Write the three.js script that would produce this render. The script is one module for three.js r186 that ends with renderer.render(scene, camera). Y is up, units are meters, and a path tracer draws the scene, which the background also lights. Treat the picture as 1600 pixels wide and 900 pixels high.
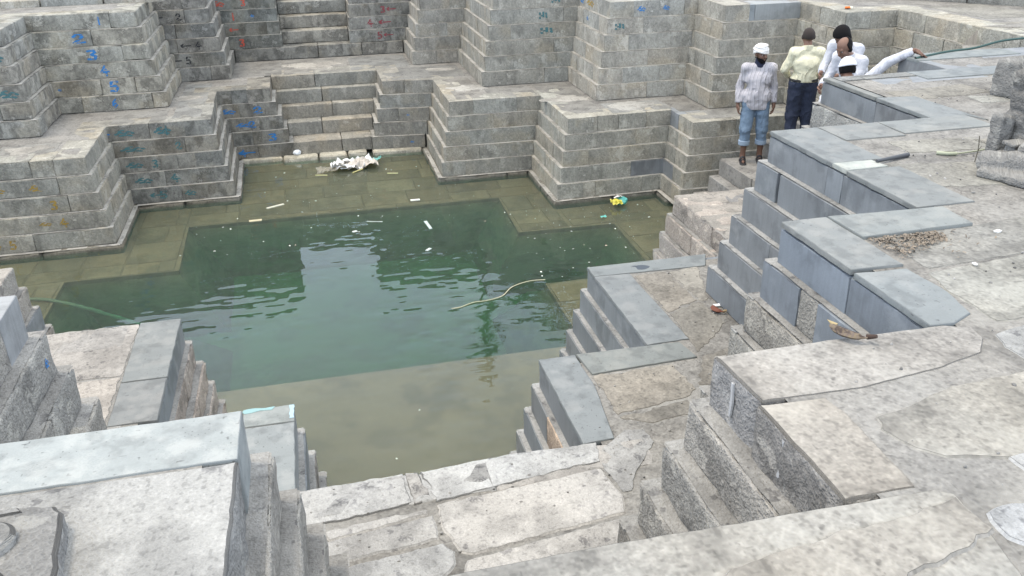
import * as THREE from 'three';
import { mergeGeometries } from 'three/addons/utils/BufferGeometryUtils.js';

// ---------------------------------------------------------------- camera, sky, sun, exposure
const D2R = Math.PI / 180;
const EYE = 1.9;                                     // metres above the top paving
const scene = new THREE.Scene();
const camera = new THREE.PerspectiveCamera(36.584, 16 / 9, 0.1, 600);
camera.position.set(0, EYE, 0);
camera.rotation.order = 'YXZ';
camera.rotation.set(-25.3967 * D2R, -12.8025 * D2R, -1.0820 * D2R);
scene.add(camera);
const renderer = new THREE.WebGLRenderer({ antialias: true });
renderer.setSize(1024, 576);
renderer.toneMapping = THREE.LinearToneMapping;
renderer.toneMappingExposure = 1.14;
renderer.shadowMap.enabled = true;
const SKY_TINT = [0.90, 0.985, 1.10], SKY_LEVEL = 1.35;
const sun = new THREE.DirectionalLight(0xffecd2, 1.5);
sun.position.set(-9, 30, -12);
sun.target.position.set(1, 0, -9);
sun.castShadow = true; sun.shadow.radius = 26; sun.shadow.mapSize.set(2048, 2048);
Object.assign(sun.shadow.camera, { left: -22, right: 22, top: 22, bottom: -22, near: 1, far: 80 });
scene.add(sun, sun.target);

// ---------------------------------------------------------------- noise
let seed0 = 7;
const rnd = () => { seed0 = (seed0 * 1664525 + 1013904223) >>> 0; return seed0 / 4294967296; };
const rr = (a, b) => a + (b - a) * rnd();
const hsh = (x, y, z) => { let h = (Math.imul(x, 374761393) + Math.imul(y, 668265263) + Math.imul(z, 2147483647 - 1274126177)) | 0; h = Math.imul(h ^ (h >>> 13), 1274126177); h ^= h >>> 16; return (h >>> 0) / 4294967296; };
const sm = (t) => t * t * (3 - 2 * t), mix = (a, b, t) => a + (b - a) * t, clamp = (x, a = 0, b = 1) => Math.min(b, Math.max(a, x));
const sstep = (a, b, x) => sm(clamp((x - a) / (b - a)));
function noise3(x, y, z) {
  const X = Math.floor(x), Y = Math.floor(y), Z = Math.floor(z), u = sm(x - X), v = sm(y - Y), w = sm(z - Z);
  return mix(mix(mix(hsh(X, Y, Z), hsh(X + 1, Y, Z), u), mix(hsh(X, Y + 1, Z), hsh(X + 1, Y + 1, Z), u), v),
    mix(mix(hsh(X, Y, Z + 1), hsh(X + 1, Y, Z + 1), u), mix(hsh(X, Y + 1, Z + 1), hsh(X + 1, Y + 1, Z + 1), u), v), w);
}
const fbm3 = (x, y, z, o = 3) => { let s = 0, a = 0.5, t = 0; for (let i = 0; i < o; i++) { s += a * noise3(x, y, z); t += a; a *= 0.5; x *= 2.03; y *= 2.03; z *= 2.03; } return s / t; };
// periodic 2-D noise for textures: p cells across the unit square
function pn(u, v, p, q, s) {
  const x = u * p, y = v * q, X = Math.floor(x), Y = Math.floor(y), a = sm(x - X), b = sm(y - Y), m = (i, n) => ((i % n) + n) % n;
  const h = (i, j) => hsh(m(X + i, p), m(Y + j, q), s);
  return mix(mix(h(0, 0), h(1, 0), a), mix(h(0, 1), h(1, 1), a), b);
}
function pf(u, v, p, o, s, ax = 1) { let r = 0, a = 0.5, t = 0; for (let i = 0; i < o; i++) { r += a * pn(u, v, p, Math.max(1, Math.round(p * ax)), s + i * 17); t += a; a *= 0.55; p *= 2; } return r / t; }

// ---------------------------------------------------------------- textures and materials
const enc = (c) => { c = clamp(c); return 255 * (c <= 0.0031308 ? 12.92 * c : 1.055 * Math.pow(c, 1 / 2.4) - 0.055); };
function makeTex(n, metres, fn) {                    // fn(u, v) -> [r, g, b, height, roughness]
  const c = new Uint8Array(n * n * 4), h = new Uint8Array(n * n * 4), r = new Uint8Array(n * n * 4);
  for (let y = 0, i = 0; y < n; y++) for (let x = 0; x < n; x++, i += 4) {
    const o = fn(x / n, y / n);
    c[i] = enc(o[0]); c[i + 1] = enc(o[1]); c[i + 2] = enc(o[2]); c[i + 3] = 255;
    h[i] = h[i + 1] = h[i + 2] = clamp(o[3]) * 255; h[i + 3] = 255;
    r[i] = r[i + 1] = r[i + 2] = clamp(o[4]) * 255; r[i + 3] = 255;
  }
  const T = (d, srgb) => { const t = new THREE.DataTexture(d, n, n, THREE.RGBAFormat); t.wrapS = t.wrapT = THREE.RepeatWrapping; t.magFilter = THREE.LinearFilter; t.minFilter = THREE.LinearMipmapLinearFilter; t.generateMipmaps = true; t.repeat.set(1 / metres, 1 / metres); if (srgb) t.colorSpace = THREE.SRGBColorSpace; t.needsUpdate = true; return t; };
  return { map: T(c, true), bumpMap: T(h), roughnessMap: T(r) };
}
const stoneMat = (tex, bump, extra = {}) => new THREE.MeshStandardMaterial({ ...tex, bumpScale: bump, roughness: 1, vertexColors: true, ...extra });
// weathered basalt of the old walls: grey-brown with black mould, pale lime bloom and fine dressing marks
const oldTex = (dark, pale, s) => makeTex(768, 2, (u, v) => {
  const a = pf(u, v, 5, 5, 3 + s), g = pn(u, v, 410, 410, 9 + s), g2 = pn(u, v, 150, 150, 11 + s), b = pf(u, v, 11, 5, 21 + s, 0.7), c = pf(u, v, 17, 5, 31 + s), w = pf(u, v, 7, 4, 41 + s), dress = pf(u, v, 60, 2, 51 + s, 0.35);
  let k = 0.256 * (0.80 + 0.34 * a + 0.26 * (g - 0.5) + 0.26 * (g2 - 0.5) + 0.22 * (dress - 0.5));
  const st = sstep(0.50 - dark, 0.66 - dark, b + 0.16 * (g2 - 0.5) + 0.16 * (c - 0.5)) * (0.55 + 0.45 * sstep(0.35, 0.6, c));
  const pl = sstep(0.54 - pale, 0.74 - pale, c + 0.2 * (g2 - 0.5)) * sstep(0.38, 0.6, w);
  const warm = sstep(0.45, 0.65, pf(u, v, 4, 3, 61 + s));
  let r = k * (1.04 + 0.05 * warm), gg = k * 1.0, bl = k * (0.87 - 0.06 * warm);
  const d = 1 - (dark > 0 ? 0.48 : 0.28) * st; r *= d; gg *= d * 1.01; bl *= d * 1.03;
  r = mix(r, 0.40, pl * 0.6); gg = mix(gg, 0.385, pl * 0.6); bl = mix(bl, 0.345, pl * 0.6);
  const pit = sstep(0.72, 0.82, pn(u, v, 200, 200, 71 + s)), fl = pn(u, v, 90, 70, 81 + s) * 0.6 + 0.4 * pn(u, v, 230, 190, 83 + s), f1 = sstep(0.60, 0.74, fl), f2 = sstep(0.42, 0.26, fl);
  const fk = 1 + 0.13 * f1 - 0.14 * f2; r *= fk; gg *= fk; bl *= fk;
  return [r, gg, bl, 0.45 + 0.34 * (g2 - 0.5) + 0.22 * (g - 0.5) + 0.5 * (dress - 0.5) + 0.3 * (a - 0.5) - 0.2 * pit, 0.88 + 0.1 * g];
});
const TEX = {};
TEX.old = oldTex(0.0, 0.02, 0);
TEX.stained = oldTex(0.085, 0.03, 300);
// sun-bleached granite of the near side: whitish, rough, with grey lichen spots
TEX.pale = makeTex(768, 1.5, (u, v) => {
  const a = pf(u, v, 4, 5, 103), g = pn(u, v, 380, 380, 109), g2 = pn(u, v, 170, 170, 111), c = pf(u, v, 26, 4, 131), d = pf(u, v, 9, 4, 141), hue = pf(u, v, 3, 3, 151), sp = pn(u, v, 120, 120, 161);
  let k = 0.315 * (0.82 + 0.32 * a + 0.24 * (g - 0.5) + 0.16 * (g2 - 0.5));
  const li = sstep(0.62, 0.72, c + 0.12 * (g2 - 0.5)) * sstep(0.44, 0.56, d) * 0.8, sp2 = sstep(0.86, 0.95, sp) * 0.4;
  const fl = pn(u, v, 62, 62, 181) * 0.5 + 0.5 * pn(u, v, 140, 120, 183), fk = 1 + 0.12 * sstep(0.58, 0.74, fl) - 0.22 * sstep(0.36, 0.22, fl);
  k *= fk;
  const wear = sstep(0.45, 0.68, pf(u, v, 7, 6, 171) + 0.14 * (g2 - 0.5)) * 0.26;
  k *= 1 - 0.42 * li - 0.4 * sp2 - wear;
  return [k * (1.005 + 0.02 * hue), k * (1.0), k * (0.965 - 0.03 * hue + 0.03 * li), 0.5 + 0.3 * (g2 - 0.5) + 0.25 * (g - 0.5) + 0.5 * (a - 0.5) - 0.18 * li - 0.2 * sp2, 0.9];
});
// grey coarse granite of the near faces
TEX.granite = makeTex(768, 1.5, (u, v) => {
  const a = pf(u, v, 5, 5, 203), g = pn(u, v, 300, 300, 209), g2 = pn(u, v, 140, 140, 211), g3 = pn(u, v, 70, 40, 213), b = pf(u, v, 8, 5, 221), c = pf(u, v, 20, 4, 231);
  let k = 0.245 * (0.72 + 0.42 * a + 0.30 * (g - 0.5) + 0.26 * (g2 - 0.5));
  k *= 1 - 0.3 * sstep(0.55, 0.64, b); const pl = sstep(0.6, 0.68, c) * 0.45;
  let r = mix(k * 1.02, 0.42, pl), gg = mix(k, 0.41, pl), bl = mix(k * 0.94, 0.375, pl);
  return [r, gg, bl, 0.5 + 0.42 * (g2 - 0.5) + 0.3 * (g - 0.5) + 0.45 * (g3 - 0.5) + 0.35 * (a - 0.5), 0.9];
});
// sawn blue-grey slate facing
TEX.slate = makeTex(640, 1.6, (u, v) => {
  const a = pf(u, v, 4, 5, 303), st = pf(u, v, 90, 3, 309, 0.05), g = pn(u, v, 420, 420, 311), sm2 = pf(u, v, 6, 5, 321), d = pf(u, v, 14, 4, 331);
  let k = 0.205 * (0.76 + 0.42 * a + 0.20 * (st - 0.5) + 0.14 * (g - 0.5));
  const lime = sstep(0.58, 0.76, sm2 + 0.08 * (g - 0.5)) * sstep(0.40, 0.60, d) * 0.42, dk = sstep(0.5, 0.72, pf(u, v, 9, 5, 341)) * 0.22;
  k *= 1 - dk;
  return [mix(k * 0.95, 0.30, lime), mix(k * 1.01, 0.31, lime), mix(k * 1.03, 0.305, lime), 0.5 + 0.3 * (st - 0.5) + 0.3 * (g - 0.5) + 0.3 * (a - 0.5), 0.52 + 0.25 * a];
});
// slate laid flat: the same stone trodden to a dusty grey-green
TEX.slab = makeTex(640, 1.6, (u, v) => {
  const a = pf(u, v, 4, 5, 403), st = pf(u, v, 6, 4, 409, 6), g = pn(u, v, 400, 400, 411), d = pf(u, v, 12, 5, 431), s = pn(u, v, 130, 130, 441);
  let k = 0.188 * (0.84 + 0.26 * a + 0.12 * (st - 0.5) + 0.10 * (g - 0.5));
  const spot = sstep(0.90, 0.97, s) * 0.5 + 0.22 * sstep(0.5, 0.7, pf(u, v, 18, 5, 451) + 0.1 * (g - 0.5)), dust = sstep(0.42, 0.72, d + 0.1 * (g - 0.5)) * 0.5; k *= 1 - spot;
  return [mix(k * 0.94, 0.26, dust), mix(k * 1.01, 0.265, dust), mix(k * 0.975, 0.25, dust), 0.5 + 0.3 * (g - 0.5) + 0.4 * (a - 0.5), 0.72 + 0.2 * dust];
});
// trodden cement, grit and earth of the floors
const floorTex = (b0, s) => makeTex(s ? 640 : 768, 3, (u, v) => {
  const a = pf(u, v, 5, 6, 503 + s), g = pn(u, v, 420, 420, 509 + s), g2 = pn(u, v, 200, 200, 511 + s), b = pf(u, v, 8, 6, 521 + s), c = pf(u, v, 15, 5, 531 + s), wm = pf(u, v, 4, 3, 541 + s), st = pf(u, v, 10, 4, 551 + s, 4);
  let k = b0 * (0.66 + 0.58 * a + 0.26 * (g - 0.5) + 0.2 * (g2 - 0.5) + 0.24 * (st - 0.5));
  const pl = sstep(0.46, 0.72, b + 0.16 * (g2 - 0.5)) * 0.42, dk = sstep(0.48, 0.72, c + 0.12 * (g - 0.5)) * 0.30;
  k *= 1 - dk;
  const fl = pn(u, v, 110, 90, 571 + s) * 0.5 + 0.5 * pn(u, v, 260, 230, 573 + s); k *= 1 + 0.20 * sstep(0.58, 0.76, fl) - 0.26 * sstep(0.40, 0.24, fl);
  const crack = Math.abs(pf(u, v, 5, 5, 581 + s) - 0.5) < 0.004 && s === 0 && pn(u, v, 7, 7, 583 + s) > 0.55 ? 0.62 : 1; k *= crack;
  const grit = sstep(0.9, 0.95, pn(u, v, 170, 170, 561 + s)) * 0.3; k *= 1 - grit;
  return [mix(k * (1.02 + 0.05 * wm), b0 * 1.42, pl), mix(k, b0 * 1.38, pl), mix(k * (0.93 - 0.07 * wm), b0 * 1.24, pl), 0.5 + 0.3 * (g - 0.5) + 0.3 * (g2 - 0.5) + 0.4 * (a - 0.5), 0.93];
});
TEX.floor = floorTex(0.208, 0);
TEX.dust = floorTex(0.245, 900);
TEX.bed = makeTex(512, 3, (u, v) => {
  const a = pf(u, v, 4, 6, 603), b = pf(u, v, 9, 5, 611), g = pn(u, v, 180, 180, 621);
  const k = 0.36 * (0.7 + 0.6 * a + 0.1 * (g - 0.5)), d = 1 - 0.24 * sstep(0.42, 0.72, b);
  return [k * 0.92 * d, k * 0.475 * d, k * 0.30 * d, 0.5 + 0.4 * (a - 0.5), 0.9];
});
const M = {
  old: stoneMat(TEX.old, 0.010), stained: stoneMat(TEX.stained, 0.010), pale: stoneMat(TEX.pale, 0.008), granite: stoneMat(TEX.granite, 0.012),
  slate: stoneMat(TEX.slate, 0.0012), slab: stoneMat(TEX.slab, 0.0016), dust: stoneMat(TEX.dust, 0.008), floor: stoneMat(TEX.floor, 0.010, { vertexColors: false }), bed: stoneMat(TEX.bed, 0.006),
};
const plain = (r, g, b, rough = 0.85, extra = {}) => new THREE.MeshStandardMaterial({ color: new THREE.Color().setRGB(r, g, b), roughness: rough, ...extra });

// ---------------------------------------------------------------- sky: high bright overcast with soft banks of cloud
{
  const w = 512, h = 256, d = new Float32Array(w * h * 4);
  for (let y = 0, i = 0; y < h; y++) for (let x = 0; x < w; x++, i += 4) {
    const el = ((y + 0.5) / h - 0.5) * Math.PI, az = (x + 0.5) / w * 2 * Math.PI, cx = Math.cos(el) * Math.cos(az), cz = Math.cos(el) * Math.sin(az), cy = Math.sin(el);
    const s = 1 / (Math.max(cy, 0) + 0.35), n = fbm3(cx * s * 2.2 + 9, 3.1, cz * s * 2.2 + 4, 5);
    const c = sstep(0.36, 0.66, n), L = SKY_LEVEL * (cy < 0 ? 0.35 : mix(0.90, 1.08, c) * mix(1.34, 1.50, sstep(0.25, 0.62, cy)));
    const bl = (1 - c * 0.45) * mix(2.4, 0.4, sstep(0.36, 0.62, cy));
    d[i] = L * mix(1.0, SKY_TINT[0], bl); d[i + 1] = L * mix(1.0, SKY_TINT[1], bl); d[i + 2] = L * mix(1.0, SKY_TINT[2] * 1.04, bl); d[i + 3] = 1;
  }
  const t = new THREE.DataTexture(d, w, h, THREE.RGBAFormat, THREE.FloatType);
  t.mapping = THREE.EquirectangularReflectionMapping; t.magFilter = t.minFilter = THREE.LinearFilter; t.wrapS = THREE.RepeatWrapping; t.needsUpdate = true;
  scene.background = t; scene.environment = t;
}

// ---------------------------------------------------------------- naming
const used = new Map();
function numbered(name) { const n = used.get(name) ?? 0; used.set(name, n + 1); return n ? `${name}_${String(n).padStart(3, '0')}` : name; }
const lit = (m) => { m.castShadow = m.receiveShadow = true; return m; };
function thing(name, label, category, [x, y, z] = [0, 0, 0], turn = 0, group) {
  const o = new THREE.Group(); o.name = numbered(name); o.position.set(x, y, z); o.rotation.y = turn; scene.add(o);
  o.userData = { label, category }; if (group) o.userData.group = group; return o;
}
function structure(name, label, at = [0, 0, 0]) { const o = new THREE.Group(); o.name = numbered(name); o.position.set(...at); scene.add(o); o.userData = { kind: 'structure', label, category: name.replace(/_/g, ' ') }; return o; }
function part(parent, name, geo, mat, at = [0, 0, 0], turn = 0) { const m = lit(new THREE.Mesh(geo, mat)); m.name = name; m.position.set(...at); m.rotation.y = turn; parent.add(m); return m; }
function single(name, label, category, geo, mat, at = [0, 0, 0], turn = 0, group) { const m = lit(new THREE.Mesh(geo, mat)); m.name = numbered(name); m.position.set(...at); m.rotation.y = turn; scene.add(m); m.userData = { label, category }; if (group) m.userData.group = group; return m; }

// ---------------------------------------------------------------- a dressed stone: a block with worn edges, uneven faces and its own tone
function geoOf(pos, uv, idx, col) {
  const g = new THREE.BufferGeometry();
  g.setAttribute('position', new THREE.Float32BufferAttribute(pos, 3)); g.setAttribute('uv', new THREE.Float32BufferAttribute(uv, 2));
  if (col) g.setAttribute('color', new THREE.Float32BufferAttribute(col, 3));
  g.setIndex(idx); return g;
}
function smoothNormals(g) {                          // normals shared between vertices at one place
  const p = g.attributes.position, ix = g.index.array, acc = new Map(), key = (i) => `${Math.round(p.getX(i) * 5000)},${Math.round(p.getY(i) * 5000)},${Math.round(p.getZ(i) * 5000)}`;
  const A = new THREE.Vector3(), B = new THREE.Vector3(), C = new THREE.Vector3(), keys = []; for (let i = 0; i < p.count; i++) keys.push(key(i));
  for (let i = 0; i < ix.length; i += 3) {
    A.fromBufferAttribute(p, ix[i]); B.fromBufferAttribute(p, ix[i + 1]).sub(A); C.fromBufferAttribute(p, ix[i + 2]).sub(A); B.cross(C);
    for (let k = 0; k < 3; k++) { const s = keys[ix[i + k]]; let v = acc.get(s); if (!v) acc.set(s, v = [0, 0, 0]); v[0] += B.x; v[1] += B.y; v[2] += B.z; }
  }
  const n = new Float32Array(p.count * 3);
  for (let i = 0; i < p.count; i++) { const v = acc.get(keys[i]) ?? [0, 1, 0], l = Math.hypot(...v) || 1; n[i * 3] = v[0] / l; n[i * 3 + 1] = v[1] / l; n[i * 3 + 2] = v[2] / l; }
  g.setAttribute('normal', new THREE.BufferAttribute(n, 3)); return g;
}
function axis(len, seg, b) { const n = Math.max(1, Math.round((len - 2 * b) / seg)), o = [-len / 2]; for (let i = 0; i <= n; i++) o.push(-len / 2 + b + (len - 2 * b) * i / n); o.push(len / 2); return o; }
function stone(L, H, D, o = {}) {                    // local axes: x along, y up, z outwards; centred
  const b = Math.min(o.b ?? 0.014, H * 0.4, D * 0.4, L * 0.4), amp = o.amp ?? 0.008, seg = o.seg ?? 0.16, f = o.freq ?? 5, chip = o.chip ?? 0.008, s = rnd() * 900, t = o.tint ?? [1, 1, 1];
  const X = axis(L, seg, b), Y = axis(H, Math.min(seg, H / 2.01), b), Z = axis(D, Math.max(seg, 0.14), b), hx = L / 2 - b, hy = H / 2 - b, hz = D / 2 - b, pos = [], uv = [], idx = [], col = [], u0 = rnd() * 7, v0 = rnd() * 7;
  const put = (x, y, z) => {
    const cx = clamp(x, -hx, hx), cy = clamp(y, -hy, hy), cz = clamp(z, -hz, hz); let dx = x - cx, dy = y - cy, dz = z - cz; const l = Math.hypot(dx, dy, dz) || 1, many = (dx !== 0) + (dy !== 0) + (dz !== 0);
    dx /= l; dy /= l; dz /= l;
    let k = b + amp * (many === 1 && dx !== 0 ? 0.3 : 2) * (fbm3(x * f + s, y * f * 1.3, z * f + 5, 2) - 0.5);
    if (many > 1) k -= chip * 2.2 * Math.max(0, noise3(x * 9 + s, y * 9 + 3, z * 9) - 0.45);
    return [cx + dx * k, cy + dy * k, cz + dz * k];
  };
  const face = (P, Q, at, uvOf, flip) => {
    const n0 = pos.length / 3;
    for (const q of Q) for (const p of P) { const a = at(p, q), w = put(...a); pos.push(...w); const c = uvOf(a); uv.push(c[0] + u0, c[1] + v0); col.push(...t); }
    for (let j = 0; j < Q.length - 1; j++) for (let i = 0; i < P.length - 1; i++) { const a = n0 + j * P.length + i, c = a + P.length; flip ? idx.push(a, c, a + 1, a + 1, c, c + 1) : idx.push(a, a + 1, c, a + 1, c + 1, c); }
  };
  face(X, Y, (x, y) => [x, y, D / 2], (a) => [a[0], a[1]]);
  face(X, Z, (x, z) => [x, H / 2, z], (a) => [a[0], D / 2 - a[2] + H / 2], true);
  face(Z, Y, (z, y) => [L / 2, y, z], (a) => [L / 2 + D / 2 - a[2], a[1]], true);
  face(Z, Y, (z, y) => [-L / 2, y, z], (a) => [-L / 2 - D / 2 + a[2], a[1]]);
  const g = smoothNormals(geoOf(pos, uv, idx, col));
  g.userData.front = (x, y) => put(x, y, D / 2)[2];
  return g;
}
// a slab of any outline: rounded rim, slightly uneven edge, optionally rough sides. pts are [x, z] in metres; top at y = 0
function slab(pts, th, o = {}) {
  const step = o.step ?? 0.09, jag = o.jag ?? 0.006, b = o.b ?? 0.008, tint = o.tint ?? [1, 1, 1], rows = o.rows ?? 1, rough = o.rough ?? 0, sag = o.sag ?? 0, s = rnd() * 500, out = [];
  let area = 0; pts.forEach((p, i) => { const q = pts[(i + 1) % pts.length]; area += p[0] * q[1] - q[0] * p[1]; }); if (area < 0) pts = [...pts].reverse();
  pts.forEach((p, i) => { const q = pts[(i + 1) % pts.length], L = Math.hypot(q[0] - p[0], q[1] - p[1]), n = Math.max(1, Math.round(L / step)); for (let k = 0; k < n; k++) { const t = k / n, x = mix(p[0], q[0], t), z = mix(p[1], q[1], t), d = k ? jag * 3.4 * (fbm3(x * 17 + s, z * 17, 1, 4) - 0.5) : 0; out.push([x + d * (q[1] - p[1]) / L, z - d * (q[0] - p[0]) / L]); } });
  const n = out.length, nrm = out.map((p, i) => { const a = out[(i + n - 1) % n], c = out[(i + 1) % n], dx = c[0] - a[0], dz = c[1] - a[1], l = Math.hypot(dx, dz) || 1; return [dz / l, -dx / l]; });
  const inn = out.map((p, i) => [p[0] - nrm[i][0] * b * 1.2, p[1] - nrm[i][1] * b * 1.2]), u0 = rnd() * 5, v0 = rnd() * 5, lift = (p) => sag * 2 * (fbm3(p[0] * 2.2 + s, p[1] * 2.2, 8, 3) - 0.5);
  const mk = (P, I, T) => { const g = geoOf(P, T, I, P.map((_, i) => tint[i % 3])); return g; };
  let pos = [], uv = [], idx = [];
  if (sag) {                                         // an undulating top: a grid clipped to the outline is not needed, the rim and a coarse inner fill carry it
    inn.forEach((p) => { pos.push(p[0], lift(p), p[1]); uv.push(p[0] + u0, p[1] + v0); });
  } else inn.forEach((p) => { pos.push(p[0], 0, p[1]); uv.push(p[0] + u0, p[1] + v0); });
  for (const f of THREE.ShapeUtils.triangulateShape(inn.map((p) => new THREE.Vector2(p[0], p[1])), [])) idx.push(f[0], f[2], f[1]);
  const top = mk(pos, idx, uv); top.computeVertexNormals();
  pos = []; uv = []; idx = []; let per = 0; const len = out.map((p, i) => { const l = per, q = out[(i + 1) % n]; per += Math.hypot(q[0] - p[0], q[1] - p[1]); return l; });
  const levels = [0, -b]; for (let r = 1; r <= rows; r++) levels.push(-b - (th - b) * r / rows);
  levels.forEach((y, r) => { for (let i = 0; i <= n; i++) { const k = i % n, p = r ? out[k] : inn[k], fl = o.flare && r === levels.length - 1 ? o.flare : 0, e = fl + (r > 1 && rough ? rough * 2 * (fbm3(p[0] * 8 + s, y * 9, p[1] * 8, 3) - 0.5) : 0); pos.push(p[0] + nrm[k][0] * e, y + lift(p), p[1] + nrm[k][1] * e); uv.push(r ? (i < n ? len[i] : per) + u0 : p[0] + u0, r ? y + v0 : p[1] + v0); } });
  const w = n + 1; for (let r = 0; r < levels.length - 1; r++) for (let i = 0; i < n; i++) { const a = r * w + i, c = a + w; idx.push(a, a + 1, c, a + 1, c + 1, c); }
  const side = smoothNormals(mk(pos, idx, uv));
  if (!o.two) return mergeGeometries([top, side]);
  const cap = side.clone(), all = Array.from(side.index.array); cap.setIndex(all.slice(0, n * 6)); side.setIndex(all.slice(n * 6));   // the rounded rim is part of the trodden top
  return mergeGeometries([mergeGeometries([top, cap]), side], true);
}
const rect = (x0, z0, x1, z1) => [[x0, z0], [x1, z0], [x1, z1], [x0, z1]];

// ---------------------------------------------------------------- the stepped walls
const RU = 0.2538, RL = 0.2453, TU = 0.0596, TL = 0.0529, TER = -6 * RU, WATER = -2.804;
// top edges of the two tiers, walked with the tank on the right hand: [x, z]
const UPPER = [[-8, -14.3], [-4.28, -14.3], [-4.28, -15.72], [-2.62, -15.72], [-2.62, -17.74], [-1.72, -17.74], [-1.72, -19.42], [-0.52, -19.42], [-0.52, -21.2], [1.02, -21.2], [1.02, -19.42], [2.37, -19.42],
  [2.37, -18.02], [3.3, -18.02], [3.3, -15.62], [4.9, -15.62], [4.9, -13.99], [6.44, -13.99], [6.44, -12.97], [7.74, -12.97], [7.74, -11.72], [8.6, -11.72], [8.6, -8.66], [6.46, -8.66], [6.46, -7.84], [5.02, -7.84],
  [5.02, -6.2], [3.56, -6.2], [3.56, -4.35], [2.64, -4.35], [2.64, -3.0], [1.58, -3.0], [1.58, -2.0], [-0.41, -2.0], [-0.41, -3.08], [-1.58, -3.08], [-1.58, -4.5], [-2.95, -4.5], [-2.95, -6.2], [-8, -6.2]];
const LOWER = [[-7.5, -12.68], [-3.13, -12.68], [-3.14, -14.35], [-1.58, -14.36], [-1.62, -16.4], [-0.7, -16.4], [-0.7, -17.45], [1.32, -17.45], [1.32, -16.34], [2.25, -16.2], [2.25, -14.38], [3.82, -14.36], [3.82, -12.72],
  [5.55, -12.78], [5.55, -11.95], [7.4, -11.95], [7.4, -9.0], [4.0, -9.0], [4.0, -7.28], [2.4, -7.28], [2.4, -5.7], [1.5, -5.7], [1.5, -4.53], [-0.37, -4.53], [-0.37, -5.54], [-1.31, -5.57], [-1.31, -7.18], [-3.05, -7.18], [-3.05, -8.8], [-7.5, -8.8]];
const SU = UPPER.map(() => ({})), SL = LOWER.map(() => ({}));

// paint: digits and arrows brushed on the stones, drawn once into one sheet
const GLYPHS = {
  1: [[[.5, .1], [.52, .9]]], 2: [[[.25, .3], [.4, .12], [.65, .15], [.7, .35], [.5, .6], [.25, .86], [.78, .84]]], 3: [[[.28, .16], [.6, .12], [.68, .3], [.45, .48], [.7, .62], [.62, .86], [.26, .86]]],
  4: [[[.55, .1], [.22, .62], [.8, .6]], [[.6, .4], [.6, .92]]], 5: [[[.72, .13], [.35, .14], [.32, .45], [.6, .45], [.7, .65], [.58, .86], [.28, .86]]], 6: [[[.62, .12], [.36, .4], [.32, .72], [.5, .88], [.68, .72], [.55, .52], [.34, .64]]],
  a: [[[.08, .5], [.94, .48]], [[.32, .26], [.08, .5], [.34, .74]]], s: [[[.1, .6], [.3, .4], [.5, .62], [.7, .38], [.9, .55]], [[.3, .75], [.6, .7], [.8, .8]], [[.3, .3], [.45, .22]]], h: [[[.2, .25], [.22, .8]], [[.5, .2], [.52, .82]], [[.2, .55], [.52, .5]], [[.75, .3], [.78, .75]]],
  d: [[[.45, .12], [.44, .9]], [[.45, .2], [.7, .4], [.68, .65], [.45, .84]], [[.2, .5], [.36, .5]]], g: [[[.66, .22], [.4, .16], [.26, .5], [.42, .84], [.66, .72], [.64, .52], [.46, .54]]],
};
const sheet = (() => {
  const c = document.createElement('canvas'); c.width = c.height = 1024; const x = c.getContext('2d'); x.fillStyle = '#000'; x.fillRect(0, 0, 1024, 1024); x.lineCap = x.lineJoin = 'round'; x.strokeStyle = '#fff';
  Object.keys(GLYPHS).forEach((k, i) => {
    const ox = (i % 4) * 256, oy = Math.floor(i / 4) * 256; x.lineWidth = '16ad'.includes(k) ? 32 : 36;
    for (const st of GLYPHS[k]) { x.beginPath(); st.forEach((p, j) => { const X = ox + 22 + p[0] * 212, Y = oy + 22 + p[1] * 212; j ? x.lineTo(X, Y) : x.moveTo(X, Y); }); x.stroke(); }
  });
  const im = x.getImageData(0, 0, 1024, 1024), d = new Uint8Array(1024 * 1024 * 4);
  for (let y = 0; y < 1024; y++) for (let X = 0; X < 1024; X++) {   // patchy, half worn paint
    const i = (y * 1024 + X) * 4, o = ((1023 - y) * 1024 + X) * 4, n = fbm3(X / 34, y / 20, 3, 4), a = im.data[i] / 255 * sstep(0.27, 0.44, n);
    d[o] = d[o + 1] = d[o + 2] = 255; d[o + 3] = 255 * a * 0.92;
  }
  const t = new THREE.DataTexture(d, 1024, 1024, THREE.RGBAFormat); t.magFilter = t.minFilter = THREE.LinearFilter; t.colorSpace = THREE.SRGBColorSpace; t.needsUpdate = true; return t;
})();
const INK = Object.fromEntries(Object.entries({ blue: [0.03, 0.19, 0.47], teal: [0.06, 0.16, 0.17], black: [0.025, 0.026, 0.028], red: [0.50, 0.085, 0.05], crimson: [0.26, 0.05, 0.06], ochre: [0.36, 0.24, 0.05], white: [0.6, 0.6, 0.58] }).map(([k, c]) => [k, plain(...c, 0.8, { map: sheet, transparent: true })]));
function brush(mesh, L, H, front, s, glyph, ink, size, wide = 1) {   // lays the paint on the stone's own uneven face
  const w = Math.min(size * wide * 1.05, L * 0.9), h = Math.min(size * 1.0, H * 0.94), k = Object.keys(GLYPHS).indexOf(glyph), x0 = clamp(s, -L / 2 + w / 2 + 0.02, L / 2 - w / 2 - 0.02), g = new THREE.PlaneGeometry(w, h, 8, 6), p = g.attributes.position, uv = g.attributes.uv;
  for (let i = 0; i < p.count; i++) { p.setZ(i, front(p.getX(i) + x0, p.getY(i)) + 0.003); p.setX(i, p.getX(i) + x0); uv.setXY(i, (k % 4 + uv.getX(i)) / 4, (3 - Math.floor(k / 4) + uv.getY(i)) / 4); }
  g.computeVertexNormals(); part(mesh, 'painted_mark', g, INK[ink]);
}

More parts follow.
